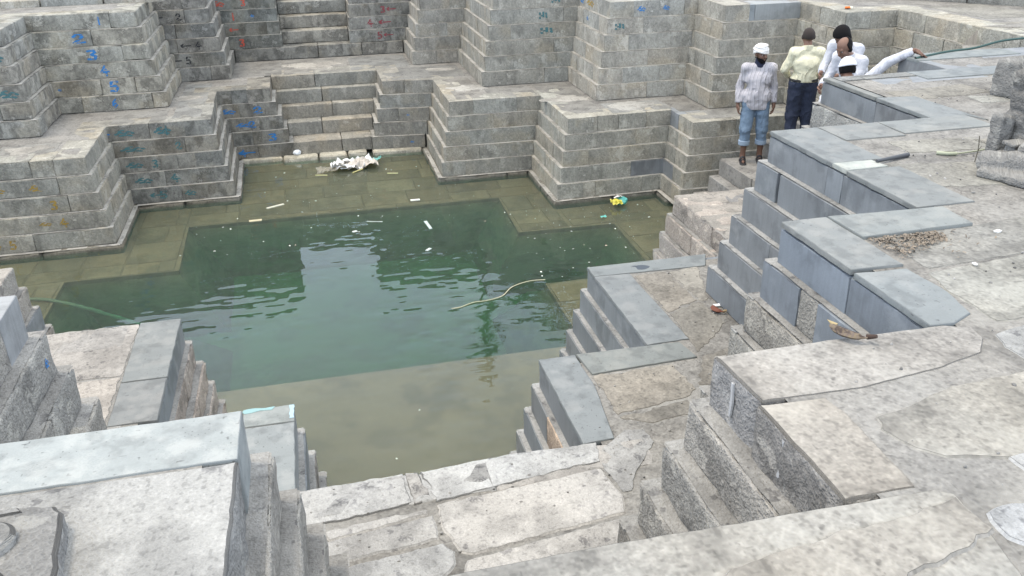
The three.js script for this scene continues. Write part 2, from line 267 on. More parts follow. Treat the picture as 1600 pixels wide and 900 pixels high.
const DEPTH = 0.42;
const white = (g, c = [1, 1, 1]) => { const n = g.attributes.position.count, a = new Float32Array(n * 3); for (let i = 0; i < n * 3; i++) a[i] = c[i % 3]; g.setAttribute('color', new THREE.BufferAttribute(a, 3)); return g; };
const tintOf = (base, v = 0.13) => { const k = 1 + (rnd() * 2 - 1) * v, w = (rnd() * 2 - 1) * 0.03; return [base[0] * k * (1 + w), base[1] * k, base[2] * k * (1 - w)]; };
// the pale mortar bed smeared along a tread
function bed(t, a, d, out, s0, s1, o0, o1, y, list) {
  const n = Math.max(2, Math.round((s1 - s0) / 0.09)), pos = [], uv = [], idx = [], q = rnd() * 90;
  for (let i = 0; i <= n; i++) { const s = mix(s0, s1, i / n), e = o1 - 0.013 * fbm3(s * 9 + q, 2, 1, 2); for (const o of [o0, e]) { pos.push(a[0] + d[0] * s + out[0] * o - t.position.x, y - t.position.y, a[1] + d[1] * s + out[1] * o - t.position.z); uv.push(s + q, o + q); } }
  for (let i = 0; i < n; i++) { const k = i * 2; idx.push(k, k + 1, k + 2, k + 1, k + 3, k + 2); }
  const g = geoOf(pos, uv, idx, pos.map(() => 1)); g.computeVertexNormals(); list.push(g);
}
// One straight length of stepped wall: courses of separate stones, each course set out by the tread below the one above.
function wall(t, V, S, i, tier) {
  const sp = S[i], n = V.length, a = V[i], b = V[(i + 1) % n], pa = V[(i + n - 1) % n], pb = V[(i + 2) % n];
  const L = Math.hypot(b[0] - a[0], b[1] - a[1]), d = [(b[0] - a[0]) / L, (b[1] - a[1]) / L], out = [-d[1], d[0]];
  const turn = (p, q, r) => { const c = (q[0] - p[0]) * (r[1] - q[1]) - (q[1] - p[1]) * (r[0] - q[0]); return c < 0 ? 1 : -1; };
  const c0 = turn(pa, a, b), c1 = turn(a, b, pb), base = tier === 'U' ? 0 : TER, rise = tier === 'U' ? RU : RL, tr = (q) => q.t ?? (tier === 'U' ? TU : TL);
  const t0 = tr(S[(i + n - 1) % n]), t1 = tr(S[(i + 1) % n]), ti = tr(sp), courses = sp.n ?? 6, ang = Math.atan2(out[0], out[1]);
  const beds = [];
  const from = sp.from ?? 0, to = sp.to ?? L;
  for (let k = sp.k0 ?? 0; k < courses; k++) {
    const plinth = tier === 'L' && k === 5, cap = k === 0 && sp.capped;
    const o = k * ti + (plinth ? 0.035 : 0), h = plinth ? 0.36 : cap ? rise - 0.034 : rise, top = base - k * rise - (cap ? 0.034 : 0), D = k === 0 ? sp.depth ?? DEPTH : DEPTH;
    let s0 = sp.from !== undefined ? from : -c0 * k * t0 - (plinth ? c0 * 0.035 : 0), s1 = sp.to !== undefined ? to : L + c1 * k * t1 + (plinth ? c1 * 0.035 : 0);
    if (sp.from === undefined) s0 += c0 > 0 ? (sp.own || (!S[(i + n - 1) % n].own && (k + i) % 2) ? 0 : DEPTH - 0.012) : -(DEPTH - 0.012);
    if (sp.to === undefined) s1 -= c1 > 0 ? (!sp.own && (S[(i + 1) % n].own || (k + i + 1) % 2) ? DEPTH - 0.012 : 0) : -0.004;
    if (s1 - s0 < 0.05) continue;
    if (k) bed(t, a, d, out, -c0 * k * t0, L + c1 * k * t1, o - ti - 0.03, o - 0.004, top + 0.004 + (i % 2) * 0.0015, beds);
    const cuts = [s0], fixed = sp.cuts?.[k];
    if (fixed) for (const f of fixed) { if (f > s0 + 0.08 && f < s1 - 0.08) cuts.push(f); } else {
      const lo = (sp.lens?.[0] ?? 0.5) * 1.2, hi = (sp.lens?.[1] ?? 1.4) * 1.25;
      for (let p = s0 + rr(lo, hi); p < s1 - 0.2; p += rr(lo, hi)) cuts.push(p);
    }
    cuts.push(s1);
    const marks = (sp.paint ?? []).filter((m) => m[0] === k);
    for (let j = 0; j < cuts.length - 1; j++) {
      const mid = (cuts[j] + cuts[j + 1]) / 2, kind = typeof sp.m === 'function' ? sp.m(k, j, mid) : sp.m ?? 'old', sl = kind === 'slate', gap = plinth ? 0.004 : 0.0008, l = cuts[j + 1] - cuts[j] - gap;
      if (l < 0.04) continue;
      const near = sp.near, rough = plinth ? { b: 0.035, amp: 0.016, chip: 0.04, seg: 0.12, freq: 7 } : sl ? { b: 0.005, amp: 0.002, seg: 0.13, chip: 0.016 } : near ? { b: 0.016, amp: near, seg: 0.06, chip: 0.018, freq: 8 } : { b: sp.b ?? 0.0045, amp: sp.amp ?? 0.006, seg: 0.15, chip: 0.016 };
      const jut = sl ? rr(-0.002, 0.002) : rr(-0.009, 0.007), hh = h - (sl ? 0.005 : rr(0.0005, 0.0025));
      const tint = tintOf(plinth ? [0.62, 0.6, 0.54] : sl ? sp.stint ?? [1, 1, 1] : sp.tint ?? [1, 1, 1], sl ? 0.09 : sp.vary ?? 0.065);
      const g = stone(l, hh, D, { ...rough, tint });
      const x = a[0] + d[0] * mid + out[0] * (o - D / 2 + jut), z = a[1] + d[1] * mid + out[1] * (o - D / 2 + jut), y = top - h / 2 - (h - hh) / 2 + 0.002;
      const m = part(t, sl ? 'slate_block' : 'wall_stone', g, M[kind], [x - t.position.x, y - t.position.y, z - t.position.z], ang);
      if (!sl && !plinth) { m.rotation.x = 0; m.rotation.y += rr(-0.004, 0.004); }
      for (const q of marks) { const at = s0 + (s1 - s0) * q[1]; if (at >= cuts[j] && at < cuts[j + 1]) brush(m, l, hh, g.userData.front, at - mid, q[2], q[3], q[4] ?? 0.19, q[5] ?? 1); }
    }
  }
  if (beds.length) { const c = sp.mtint ?? (sp.near ? [0.86, 0.85, 0.82] : /slate/.test(String(sp.m)) && !/old/.test(String(sp.m)) ? [0.98, 0.99, 0.98] : [1.14, 1.12, 1.05]); part(t, 'mortar_bed', white(mergeGeometries(beds), c), M.pale); }
}
function stepped(label, tier, segs, name = 'stepped_wall', category = 'stepped wall') {
  const V = tier === 'U' ? UPPER : LOWER, S = tier === 'U' ? SU : SL, v = V[segs[0]];
  const t = thing(name, label, category, [v[0], tier === 'U' ? TER : WATER, v[1]]);
  t.userData.kind = 'thing';
  for (const i of segs) wall(t, V, S, i, tier);
  return t;
}
// long treads of a straight stair: rows are [front edge, top y]; steps run along x (axis 'x', facing +z) or along z (facing -x)
function flight(t, rows, along, a, b, kind, tint, dep = 0.5, lens = [0.7, 1.5]) {
  for (const r of rows) {
    const [edge, top, A = a, B = b] = r, cuts = [A]; for (let p = A + rr(...lens); p < B - 0.3; p += rr(...lens)) cuts.push(p); cuts.push(B);
    for (let j = 0; j < cuts.length - 1; j++) {
      const l = cuts[j + 1] - cuts[j] - 0.006, mid = (cuts[j] + cuts[j + 1]) / 2, H = RL + 0.004, g = stone(l, H, dep, { b: 0.010, amp: 0.010, chip: 0.025, tint: tintOf(tint, 0.1) }), jut = rr(-0.012, 0.006);
      const at = along === 'x' ? [mid, top - H / 2, edge - dep / 2 + jut] : [edge + dep / 2 - jut, top - H / 2, mid];
      part(t, 'step_stone', g, M[kind], [at[0] - t.position.x, at[1] - t.position.y, at[2] - t.position.z], along === 'x' ? 0 : -Math.PI / 2);
    }
  }
}

const DARK = [0.92, 0.92, 0.92], MID = [1.1, 1.09, 1.06], LIGHT = [1.32, 1.31, 1.27], PINK = [1.15, 1.03, 0.96], CLEAN = [1.5, 1.47, 1.4];
// --- specs, upper tier
for (let i = 0; i < 6; i++) SU[i] = { m: 'stained', tint: [1.05, 1.05, 1.03], b: 0.009 };
for (const i of [1, 3]) Object.assign(SU[i], { tint: LIGHT, b: 0.02, amp: 0.012, m: 'old' });
SU[0].tint = [1.08, 1.08, 1.05];
Object.assign(SU[2], { lens: [0.6, 1.7], tint: [1.18, 1.17, 1.1], paint: [[0, 0.9, '1', 'blue', 0.17], [1, 0.62, '2', 'blue', 0.2, 1.7], [2, 0.72, '3', 'blue', 0.22, 1.4], [3, 0.62, '4', 'blue', 0.22], [4, 0.8, '5', 'blue', 0.24, 1.2], [4, 0.3, 's', 'blue', 0.07], [5, 0.6, '6', 'blue', 0.2], [5, 0.05, 's', 'blue', 0.12]] });
Object.assign(SU[0], { paint: [[1, 0.9, 's', 'teal', 0.2, 2], [2, 0.93, 'h', 'teal', 0.2, 1.6], [3, 0.95, 's', 'teal', 0.2, 1.8]] });
Object.assign(SU[4], { tint: [0.84, 0.85, 0.85], lens: [0.4, 0.9], paint: [[0, 0.3, 'a', 'black', 0.15, 1.6], [1, 0.28, 'a', 'black', 0.15, 1.8], [1, 0.62, '2', 'black', 0.17], [2, 0.06, '5', 'black', 0.17], [3, 0.42, 'a', 'black', 0.15, 1.6], [3, 0.7, '4', 'black', 0.18], [4, 0.45, 'a', 'black', 0.16, 1.8], [4, 0.72, '5', 'black', 0.19], [4, 0.06, 's', 'blue', 0.15], [5, 0.08, 's', 'blue', 0.16]] });
Object.assign(SU[6], { m: 'stained', tint: [0.66, 0.69, 0.68], n: 5, paint: [[0, 0.4, 's', 'red', 0.16, 2], [1, 0.28, 's', 'red', 0.18, 1.8], [1, 0.6, '3', 'red', 0.17], [2, 0.2, 's', 'red', 0.2, 1.5], [2, 0.58, '1', 'red', 0.2], [2, 0.92, 's', 'blue', 0.09], [3, 0.2, 'd', 'red', 0.18], [3, 0.38, 'a', 'red', 0.15, 1.5], [4, 0.3, 'd', 'red', 0.16], [4, 0.62, '3', 'red', 0.2]] });
SU[7] = { m: 'stained', tint: DARK, n: 5, t: 0.02 }; SU[9] = { m: 'old', tint: MID, n: 5, t: 0.02 }; SU[8] = { skip: 1 };
SU[10] = { m: 'stained', tint: [0.9, 0.9, 0.88], n: 5, paint: [[1, 0.4, '3', 'crimson', 0.17], [2, 0.36, '3', 'crimson', 0.18], [2, 0.55, 'a', 'crimson', 0.16, 1.5], [3, 0.36, '4', 'crimson', 0.2], [3, 0.6, 'a', 'crimson', 0.18, 1.8], [4, 0.3, '5', 'crimson', 0.2], [4, 0.52, 'a', 'crimson', 0.14, 1.8]] };
for (const i of [11, 12]) SU[i] = { m: 'old', tint: MID, lens: [0.4, 0.9] };
for (const i of [13, 14]) SU[i] = { m: 'old', tint: i === 13 ? LIGHT : [1.08, 1.08, 1.04], lens: [0.4, 1.1] };
SU[14].paint = [[0, 0.62, 'h', 'teal', 0.18, 1.4], [1, 0.6, 'h', 'teal', 0.2, 1.2], [2, 0.55, 'h', 'teal', 0.18, 2]];
for (const i of [15, 16]) SU[i] = { m: 'old', tint: i === 15 ? CLEAN : LIGHT, lens: [0.4, 1.0] };
SU[15].paint = [[0, 0.3, 's', 'blue', 0.2, 1.4], [0, 0.5, 's', 'ochre', 0.2, 2.4], [1, 0.6, 's', 'blue', 0.12, 1]]; SU[16].paint = [[0, 0.12, 's', 'blue', 0.14, 1.2], [0, 0.5, 's', 'blue', 0.12, 1.2], [1, 0.14, 'h', 'teal', 0.16, 1.6]];
for (const i of [17, 18]) SU[i] = { m: 'old', tint: i === 17 ? CLEAN : [1.2, 1.19, 1.14], lens: [0.3, 0.8] };
SU[18].m = (k, j, s) => (k === 0 && s > 0.22 ? 'slate' : 'old'); SU[18].cuts = { 0: [0.24, 0.5] }; SU[18].stint = [1.25, 1.25, 1.2];
for (const i of [19, 20, 21]) SU[i] = { m: 'old', tint: [1.22, 1.2, 1.12], lens: [0.4, 0.9], b: 0.010, amp: 0.014 };
SU[22] = { m: 'slate', lens: [0.5, 1.2] }; SU[23] = { m: (k) => (k === 0 ? 'slate' : 'granite'), tint: LIGHT }; SU[24] = { m: (k) => (k === 0 ? 'slate' : 'granite'), tint: LIGHT };
SU[25] = { m: (k) => (k === 0 ? 'slate' : 'granite'), capped: 1, cuts: { 0: [0.9], 1: [1.0] }, tint: [1.2, 1.18, 1.12], near: 0.010 };
SU[26] = { m: 'slate', capped: 1 };
SU[27] = { m: 'slate', capped: 1, cuts: { 0: [0.85, 1.05], 1: [0.28, 0.32], 2: [1.2], 3: [0.5], 4: [1.3], 5: [0.5] }, stint: [1.0, 1.0, 1.0] };
SU[28] = { m: 'slate', capped: 1 };
SU[29] = { capped: 1, tint: [1.25, 1.2, 1.1], near: 0.010, m: (k, j) => (k === 0 || (k === 1 && j !== 1) ? 'slate' : 'granite'), cuts: { 0: [0.72], 1: [0.36, 0.56], 2: [0.9], 3: [0.7], 4: [0.8] }, stint: [0.92, 0.96, 1.02] };
SU[30] = { m: 'granite', tint: LIGHT, near: 0.014, k0: 1 };
SU[31] = { m: 'granite', tint: [1.25, 1.24, 1.2], near: 0.018, t: 0.082, k0: 1, cuts: { 1: [], 2: [0.5], 3: [0.42], 4: [] } };
SU[32] = { m: 'pale', tint: [0.9, 0.9, 0.9], near: 0.014, t: 0.05, k0: 1 };
SU[33] = { m: 'granite', tint: [1.1, 1.08, 1.02], near: 0.015, t: 0.085, k0: 1, cuts: { 1: [], 2: [], 3: [], 4: [] } };
SU[34] = { m: 'granite', k0: 1, near: 0.015, stint: [1.3, 1.3, 1.3] };
SU[35] = { m: (k, j, s) => (k === 0 && s > 1.08 ? 'slate' : 'granite'), tint: [1.12, 1.08, 1.0], near: 0.016, t: 0.07, cuts: { 0: [1.1], 1: [], 2: [1.0], 3: [] }, stint: [1.35, 1.33, 1.3], depth: 0.5, paint: [[1, 0.93, 's', 'blue', 0.10, 0.6]] };
SU[36] = { m: 'granite', tint: LIGHT, near: 0.012 };
for (const i of [37, 38, 39]) SU[i] = { skip: 1 };
// --- specs, lower tier
SL[0] = { m: 'old', tint: [1.12, 1.11, 1.06], b: 0.010, amp: 0.012, lens: [0.5, 1.3], paint: [[1, 0.845, 's', 'ochre', 0.16, 1.4], [1, 0.74, 's', 'ochre', 0.13, 2], [2, 0.955, '3', 'ochre', 0.18], [3, 0.88, '4', 'ochre', 0.18], [3, 0.83, 's', 'ochre', 0.1, 2], [4, 0.79, '5', 'ochre', 0.18], [4, 0.74, 's', 'ochre', 0.16], [5, 0.88, 'a', 'ochre', 0.06, 4], [5, 0.93, '1', 'ochre', 0.07, 2]] };
SL[1] = { m: 'old', tint: LIGHT, b: 0.010, amp: 0.014, lens: [0.35, 0.8] };
SL[2] = { m: 'stained', tint: [0.9, 0.9, 0.88], lens: [0.5, 1.2], paint: [[0, 0.2, 's', 'blue', 0.16, 2], [0, 0.42, 's', 'teal', 0.18, 2], [0, 0.7, 's', 'teal', 0.2, 1.6], [0, 0.82, '1', 'teal', 0.2], [1, 0.35, 's', 'teal', 0.15, 3], [1, 0.7, '2', 'teal', 0.16], [2, 0.4, 's', 'teal', 0.16, 2], [2, 0.6, '3', 'teal', 0.17], [3, 0.34, 's', 'teal', 0.16, 2], [3, 0.54, '4', 'teal', 0.18, 1.3], [4, 0.5, 'a', 'teal', 0.15, 2], [4, 0.56, '5', 'teal', 0.17, 1.4], [4, 0.75, 's', 'teal', 0.15, 1.4]] };
SL[3] = { m: 'old', tint: LIGHT, lens: [0.5, 1] };
SL[4] = { m: 'stained', tint: [0.82, 0.82, 0.8], t: 0.052, n: 5, lens: [0.4, 0.9], paint: [[1, 0.45, 's', 'blue', 0.15, 2.4], [1, 0.75, '2', 'blue', 0.17, 1.6], [2, 0.55, 's', 'blue', 0.13, 2.4], [2, 0.88, '2', 'blue', 0.17, 1.3], [3, 0.8, '3', 'blue', 0.18, 1.6], [4, 0.5, '4', 'blue', 0.17, 1.2], [4, 0.75, 'a', 'blue', 0.16, 2.4], [5, 0.7, 's', 'blue', 0.1, 3]] };
SL[5] = { m: 'stained', tint: DARK, t: 0.075, n: 5 }; SL[6] = { skip: 1 }; SL[7] = { m: 'old', tint: DARK, t: 0.07, n: 5 };
SL[8] = { m: 'old', tint: [0.92, 0.92, 0.9], n: 5, lens: [0.45, 1.1], paint: [[4, 0.6, 's', 'blue', 0.06, 1.6], [2, 0.3, 's', 'blue', 0.05, 1.4]] };
SL[9] = { m: 'old', tint: LIGHT, lens: [0.6, 1.2] };
SL[10] = { m: 'old', tint: [1.1, 1.09, 1.04], lens: [0.5, 1.3] };
SL[11] = { m: 'old', tint: CLEAN, lens: [0.6, 1.2] };
SL[12] = { m: (k, j, s) => (k === 3 && s > 1.0 ? 'slate' : 'old'), tint: [1.2, 1.19, 1.13], lens: [0.3, 1.2], cuts: { 0: [0.5, 0.85, 1.32], 3: [1.02], 4: [0.4, 1.2] }, stint: [0.95, 0.97, 1] };
SL[13] = { m: (k, j, s) => ((k === 0 && s < 0.3) || (k === 3 && s < 0.62) ? 'slate' : 'old'), tint: [1.35, 1.33, 1.26], cuts: { 0: [0.3], 3: [0.62] } };
SL[14] = { m: (k, j, s) => (k === 0 && s > 0.2 && s < 0.75 ? 'stained' : 'old'), tint: [1.2, 1.19, 1.13], n: 5, cuts: { 0: [0.22, 0.72] } };
SL[15] = { skip: 1 };
SL[16] = { m: 'pale', tint: [0.62, 0.6, 0.58], near: 0.01 }; SL[17] = { m: 'granite', tint: [1.5, 1.38, 1.28], near: 0.02, lens: [0.6, 1.6] };
SL[18] = { m: 'slate', capped: 1 };
SL[19] = { m: 'slate', capped: 1, stint: [1.05, 1.04, 1.02], lens: [1.2, 1.9] };
SL[20] = { m: 'slate', capped: 1, stint: [1.1, 1.1, 1.1] };
SL[21] = { m: (k, j, s) => (k === 1 && s > 0.4 ? 'granite' : 'slate'), tint: [1.75, 1.42, 1.15], capped: 1, cuts: { 1: [0.42] }, stint: [1.1, 1.1, 1.1] };
SL[22] = { m: 'pale', tint: [1, 0.98, 0.95], near: 0.016, depth: 0.3 };
SL[23] = { m: (k) => (k < 2 ? 'slate' : 'pale'), tint: [0.8, 0.77, 0.72], capped: 1, stint: [1.3, 1.3, 1.28], cuts: { 2: [0.35, 0.9], 1: [0.5] } };
SL[24] = { m: 'slate', capped: 1, stint: [1.3, 1.3, 1.3] };
SL[25] = { m: (k) => (k === 0 ? 'slate' : 'granite'), tint: [1.55, 1.38, 1.24], near: 0.012, capped: 1, cuts: { 0: [1.0], 1: [1.0], 2: [0.7], 3: [1.1] }, stint: [1.15, 1.15, 1.12] };
SL[26] = { m: 'pale', tint: [0.95, 0.92, 0.88], near: 0.012, depth: 0.4 };
SL[27] = { m: (k) => (k === 2 ? 'slate' : 'granite'), tint: [1.4, 1.32, 1.22], near: 0.012, stint: [1.3, 1.3, 1.3] };
SL[28] = { m: 'granite', tint: LIGHT, near: 0.012 }; SL[29] = { skip: 1 };

for (const i of [25, 27, 29, 31, 33, 35]) SU[i].own = 1;
for (const i of [17, 19, 21, 23, 25, 27]) SL[i].own = 1;
// one stone, one tone: each block's returns are built of the same stone as its front
for (const [a, b] of [[1, 0], [3, 2], [5, 4], [13, 14], [15, 16], [17, 18]]) { SU[a].tint = SU[b].tint; if (typeof SU[b].m !== 'function') SU[a].m = SU[b].m; }
for (const [a, b] of [[1, 0], [3, 2], [9, 10], [11, 12], [13, 14]]) { SL[a].tint = SL[b].tint; if (typeof SL[b].m !== 'function' && typeof SL[a].m !== 'function') SL[a].m = SL[b].m; }
SU[7].tint = SU[6].tint; SU[9].tint = SU[10].tint; SU[9].m = SU[10].m; SL[5].tint = SL[4].tint; SL[7].tint = SL[8].tint; SU[11].tint = SU[12].tint;
// --- the walls themselves, block by block
const W = {}, SW = 'projecting blocks of the upper tier', SWL = 'projecting blocks of the lower tier';
const G = (t, g) => { t.userData.group = g; return t; };
W.U0 = G(stepped('stained upper wall at the far corner, streaked with dark green paint', 'U', [0, 1]), SW);
W.U2 = G(stepped('upper stone block with large blue numbers 1 to 6 painted down its courses', 'U', [2, 3]), SW);
W.U4 = G(stepped('dark upper stone block with black arrows and black painted numbers', 'U', [4, 5]), SW);
W.U6 = G(stepped('narrow dark wall flanking the high stair, daubed with bright red paint', 'U', [6, 7]), SW);
W.U9 = G(stepped('narrow wall beside the high stair with crimson numbers 4 and 5', 'U', [9, 10]), SW);
W.U11 = G(stepped('small grey stone block just past the crimson painted numbers', 'U', [11, 12]), SW);
W.U13 = G(stepped('tall grey stone block with teal scribbles on its top courses', 'U', [13, 14]), SW);
W.U15 = G(stepped('clean grey stone block with ochre and blue smears near its top', 'U', [15, 16]), SW);
W.U17 = G(stepped('grey stone block behind the standing men, with slate set in its top course', 'U', [17, 18]), SW);
W.U19 = G(stepped('rounded worn stone courses curving behind the group in white shirts', 'U', [19, 20, 21]), SW);
W.U22 = G(stepped('slate topped corner block on which a hand rests', 'U', [22, 23]), SW);
W.U24 = G(stepped('low slate faced wall in front of the group in white shirts', 'U', [24, 25]), SW);
W.U26 = G(stepped('tall slate faced corner next to the man in the striped shirt', 'U', [26, 27]), SW);
W.U28 = G(stepped('slate corner with a rough granite inset, behind the shrivelled banana', 'U', [28, 29]), SW);
W.U30 = G(stepped('rough granite block with two white chalked strokes on its face', 'U', [30, 31]), SW);
W.U32 = G(stepped('stone head wall under the foreground slab, closing the small landing', 'U', [32]), SW);
W.U33 = G(stepped('big near block with whitish slate edge, beside the carved boss', 'U', [33, 34]), SW);
W.U35 = G(stepped('rough granite block with a white slate corner and a blue paint mark', 'U', [35, 36]), SW);
W.L0 = G(stepped('lower wall with ochre numbers, meeting the water in the far corner', 'L', [0, 1]), SWL);
W.L2 = G(stepped('dark lower block with faint teal numbers, second from the far corner', 'L', [2, 3]), SWL);
W.L4 = G(stepped('narrow lower wall with blue numbers beside the recessed stair', 'L', [4, 5]), SWL);
W.L7 = G(stepped('plain narrow wall on the far side of the recessed stair, behind the plastic bag', 'L', [7, 8]), SWL);
W.L9 = G(stepped('grey lower block standing in the water to one side of the plastic bag', 'L', [9, 10]), SWL);
W.L11 = G(stepped('grey lower block with one slate stone, behind the floating coloured packet', 'L', [11, 12]), SWL);
W.L13 = G(stepped('lower corner block below the man in the striped shirt', 'L', [13, 14]), SWL);
W.L16 = G(stepped('pinkish stone steps dropping to the water under the worn landing', 'L', [16, 17]), SWL);
W.L18 = G(stepped('slate faced stepped corner at the water with a dark stain on its coping', 'L', [18, 19]), SWL);
W.L20 = G(stepped('slate faced stepped corner with one orange brown stone near its foot', 'L', [20, 21]), SWL);
W.L22 = G(stepped('whitish stone edge of the small landing above the water', 'L', [22]), SWL);
W.L23 = G(stepped('narrow slate block with a turquoise paint trace, near the big whitish edge', 'L', [23, 24]), SWL);
W.L25 = G(stepped('slate edged block with pinkish granite courses above the blue green water', 'L', [25, 26]), SWL);
W.L27 = G(stepped('small stack of block corners at the edge of the olive shallows', 'L', [27, 28]), SWL);

// --- stairs between the walls
{
  const t = thing('staircase', 'high stone stair between red and crimson painted walls', 'staircase', [0.25, TER, -19.1]);
  flight(t, [0, 1, 2, 3, 4].map((k) => [-19.5 - 0.36 * (4 - k), -k * RU, -0.52 + 0.02 * k, 1.02 - 0.02 * k]), 'x', 0, 0, 'stained', [1.0, 0.99, 0.95], 0.55, [1.6, 2.2]);
  const r = 5 * RU; flight(t, [[-19.12, -r, -1.42, 2.06]], 'x', 0, 0, 'stained', [0.9, 0.89, 0.86], 0.5, [0.8, 1.8]);
  const u = thing('staircase', 'stone stair recessed in the lower wall, going down to the water', 'staircase', [0.3, WATER, -16.4]);
  flight(u, [[-17.42, TER, -0.70, 1.32], [-17.22, TER - RL, -0.63, 1.26], [-17.0, TER - 2 * RL, -0.56, 1.18], [-16.68, TER - 3 * RL, -0.48, 1.11], [-16.2, TER - 4 * RL, -0.40, 1.04]], 'x', 0, 0, 'old', [1.0, 0.98, 0.93], 0.6, [0.6, 1.5]);
  // the broken plinth at its foot
  for (const [x0, x1, z, h] of [[-1.38, -0.62, -16.1, 0.09], [-0.62, 0.02, -15.98, 0.09], [0.03, 0.55, -15.94, 0.07], [0.56, 0.92, -16.02, 0.10], [1.02, 1.95, -15.96, 0.08]]) part(u, 'plinth_stone', stone(x1 - x0 - 0.01, h + 0.22, 0.5, { b: 0.03, amp: 0.02, chip: 0.05, seg: 0.1, freq: 8, tint: [1.55, 1.5, 1.35] }), M.old, [(x0 + x1) / 2 - 0.3, 0.05 - (h + 0.22) / 2 + 0.02, z - 0.25 + 16.4]);
  const v = thing('staircase', 'worn pale stair climbing to where the man in the striped shirt stands', 'staircase', [6, WATER, -10.5]);
  flight(v, [[7.0, TER], [6.5, TER - RL], [5.88, TER - 2 * RL], [5.72, TER - 3 * RL], [5.48, TER - 4 * RL], [5.25, TER - 5 * RL]], 'z', -11.62, -9.28, 'pale', [0.78, 0.77, 0.74], 0.8, [0.6, 1.2]);
}

// ---------------------------------------------------------------- floors
const inset = (V, d) => V.map((v, i) => { const a = V[(i + V.length - 1) % V.length], b = V[(i + 1) % V.length], f = (p, q) => { const l = Math.hypot(q[0] - p[0], q[1] - p[1]); return [-(q[1] - p[1]) / l, (q[0] - p[0]) / l]; }, n = f(a, v), m = f(v, b); return [v[0] - d * (n[0] + m[0]), v[1] - d * (n[1] + m[1])]; });
function sheetGeo(outer, hole, y) {
  const s = new THREE.Shape(outer.map((p) => new THREE.Vector2(p[0], -p[1]))); if (hole) s.holes.push(new THREE.Path(hole.map((p) => new THREE.Vector2(p[0], -p[1]))));
  const g = new THREE.ShapeGeometry(s); g.rotateX(-Math.PI / 2); g.translate(0, y, 0); return g;
}
const LEDGE = WATER - 0.17;
const PIT = [[-3.45, -11.54], [-2.0, -11.54], [-2.03, -13.2], [2.8, -13.2], [2.76, -11.64], [4.23, -11.6], [4.18, -9.84], [2.68, -9.84], [2.68, -8.2], [-1.95, -8.2], [-1.95, -9.84], [-3.45, -9.84]];
const pave = structure('paving', 'trodden cement and stone paving around the top of the tank'), terr = structure('terrace_floor', 'stone and cement landing between the two tiers'), ledge = structure('tank_floor', 'submerged stone ledge and pit under the water');
part(pave, 'ground_bed', sheetGeo(rect(-160, -160, 160, 160), inset(UPPER, 0.12), -0.003), M.floor);
part(terr, 'terrace_bed', sheetGeo(inset(UPPER, 0.12), inset(LOWER, 0.12), TER - 0.003), M.floor);
part(ledge, 'ledge_bed', white(sheetGeo(inset(LOWER, 0.12), PIT, LEDGE - 0.012)), M.bed);
{ // the pit with its silted banks and floor
  const pos = [], uv = [], idx = [], inner = inset(PIT, -0.6), band = (A, ya, B, yb) => { A.forEach((a, i) => { const j = (i + 1) % A.length, n = pos.length / 3, L = Math.hypot(A[j][0] - a[0], A[j][1] - a[1]); pos.push(a[0], ya, a[1], A[j][0], ya, A[j][1], B[i][0], yb, B[i][1], B[j][0], yb, B[j][1]); const w = Math.abs(ya - yb) + Math.hypot(a[0] - B[i][0], a[1] - B[i][1]); uv.push(0, 0, L, 0, 0, w, L, w); idx.push(n, n + 1, n + 2, n + 1, n + 3, n + 2); }); };
  band(PIT, LEDGE - 0.012, PIT, LEDGE - 0.16); band(PIT, LEDGE - 0.16, inner, LEDGE - 1.6);   // banks of silt
  const g = geoOf(pos, uv, idx, pos.map(() => 1)); g.computeVertexNormals(); part(ledge, 'pit_wall', g, M.bed);
  part(ledge, 'pit_floor', white(sheetGeo(inner, null, LEDGE - 1.6)), M.bed);
}
{ // unseen backing sheets added behind the facing stones to keep sky light out
  const core = (V, ya, yb) => { const pos = [], idx = [], uv = []; V.forEach((a, i) => { const b = V[(i + 1) % V.length], n = pos.length / 3, L = Math.hypot(b[0] - a[0], b[1] - a[1]); pos.push(a[0], ya, a[1], b[0], ya, b[1], a[0], yb, a[1], b[0], yb, b[1]); uv.push(0, ya, L, ya, 0, yb, L, yb); idx.push(n, n + 1, n + 2, n + 1, n + 3, n + 2); }); const g = geoOf(pos, uv, idx); g.computeVertexNormals(); return g; };
  part(pave, 'light_stop_sheet', core(inset(UPPER, 0.2), -0.03, TER - 0.2), M.floor); part(terr, 'light_stop_sheet', core(inset(LOWER, 0.2), TER - 0.03, LEDGE - 0.1), M.floor);
}
// drowned paving stones one sees through the shallows
function tiles(parent, x0, z0, x1, z1, y, mat, base, [rowMin, rowMax], [lo, hi], name = 'paving_stone', th = 0.03) {
  for (let z = z0; z < z1 - 0.12;) { const d = Math.min(rr(rowMin, rowMax), z1 - z); for (let x = x0; x < x1 - 0.1;) { let w = rr(lo, hi); if (x + w > x1 - 0.15) w = x1 - x; part(parent, name, slab(rect(x + 0.006, z + 0.006, x + w - 0.006, z + d - 0.006), th, { jag: 0.005, b: 0.01, step: 0.2, tint: tintOf(base, 0.16) }), mat, [0, y + rr(-0.006, 0.004), 0]); x += w; } z += d; }
}
const BT = [1, 1, 1];
tiles(ledge, -1.3, -16.2, 2.05, -13.22, LEDGE, M.bed, BT, [0.45, 0.62], [0.5, 1.1]);
tiles(ledge, -2.75, -14.1, -2.06, -11.56, LEDGE, M.bed, BT, [0.5, 0.8], [0.4, 0.7]);
tiles(ledge, -2.06, -14.1, -1.3, -13.22, LEDGE, M.bed, BT, [0.4, 0.5], [0.4, 0.8]);
tiles(ledge, -4.6, -12.4, -2.75, -11.56, LEDGE, M.bed, BT, [0.4, 0.5], [0.5, 0.9]);
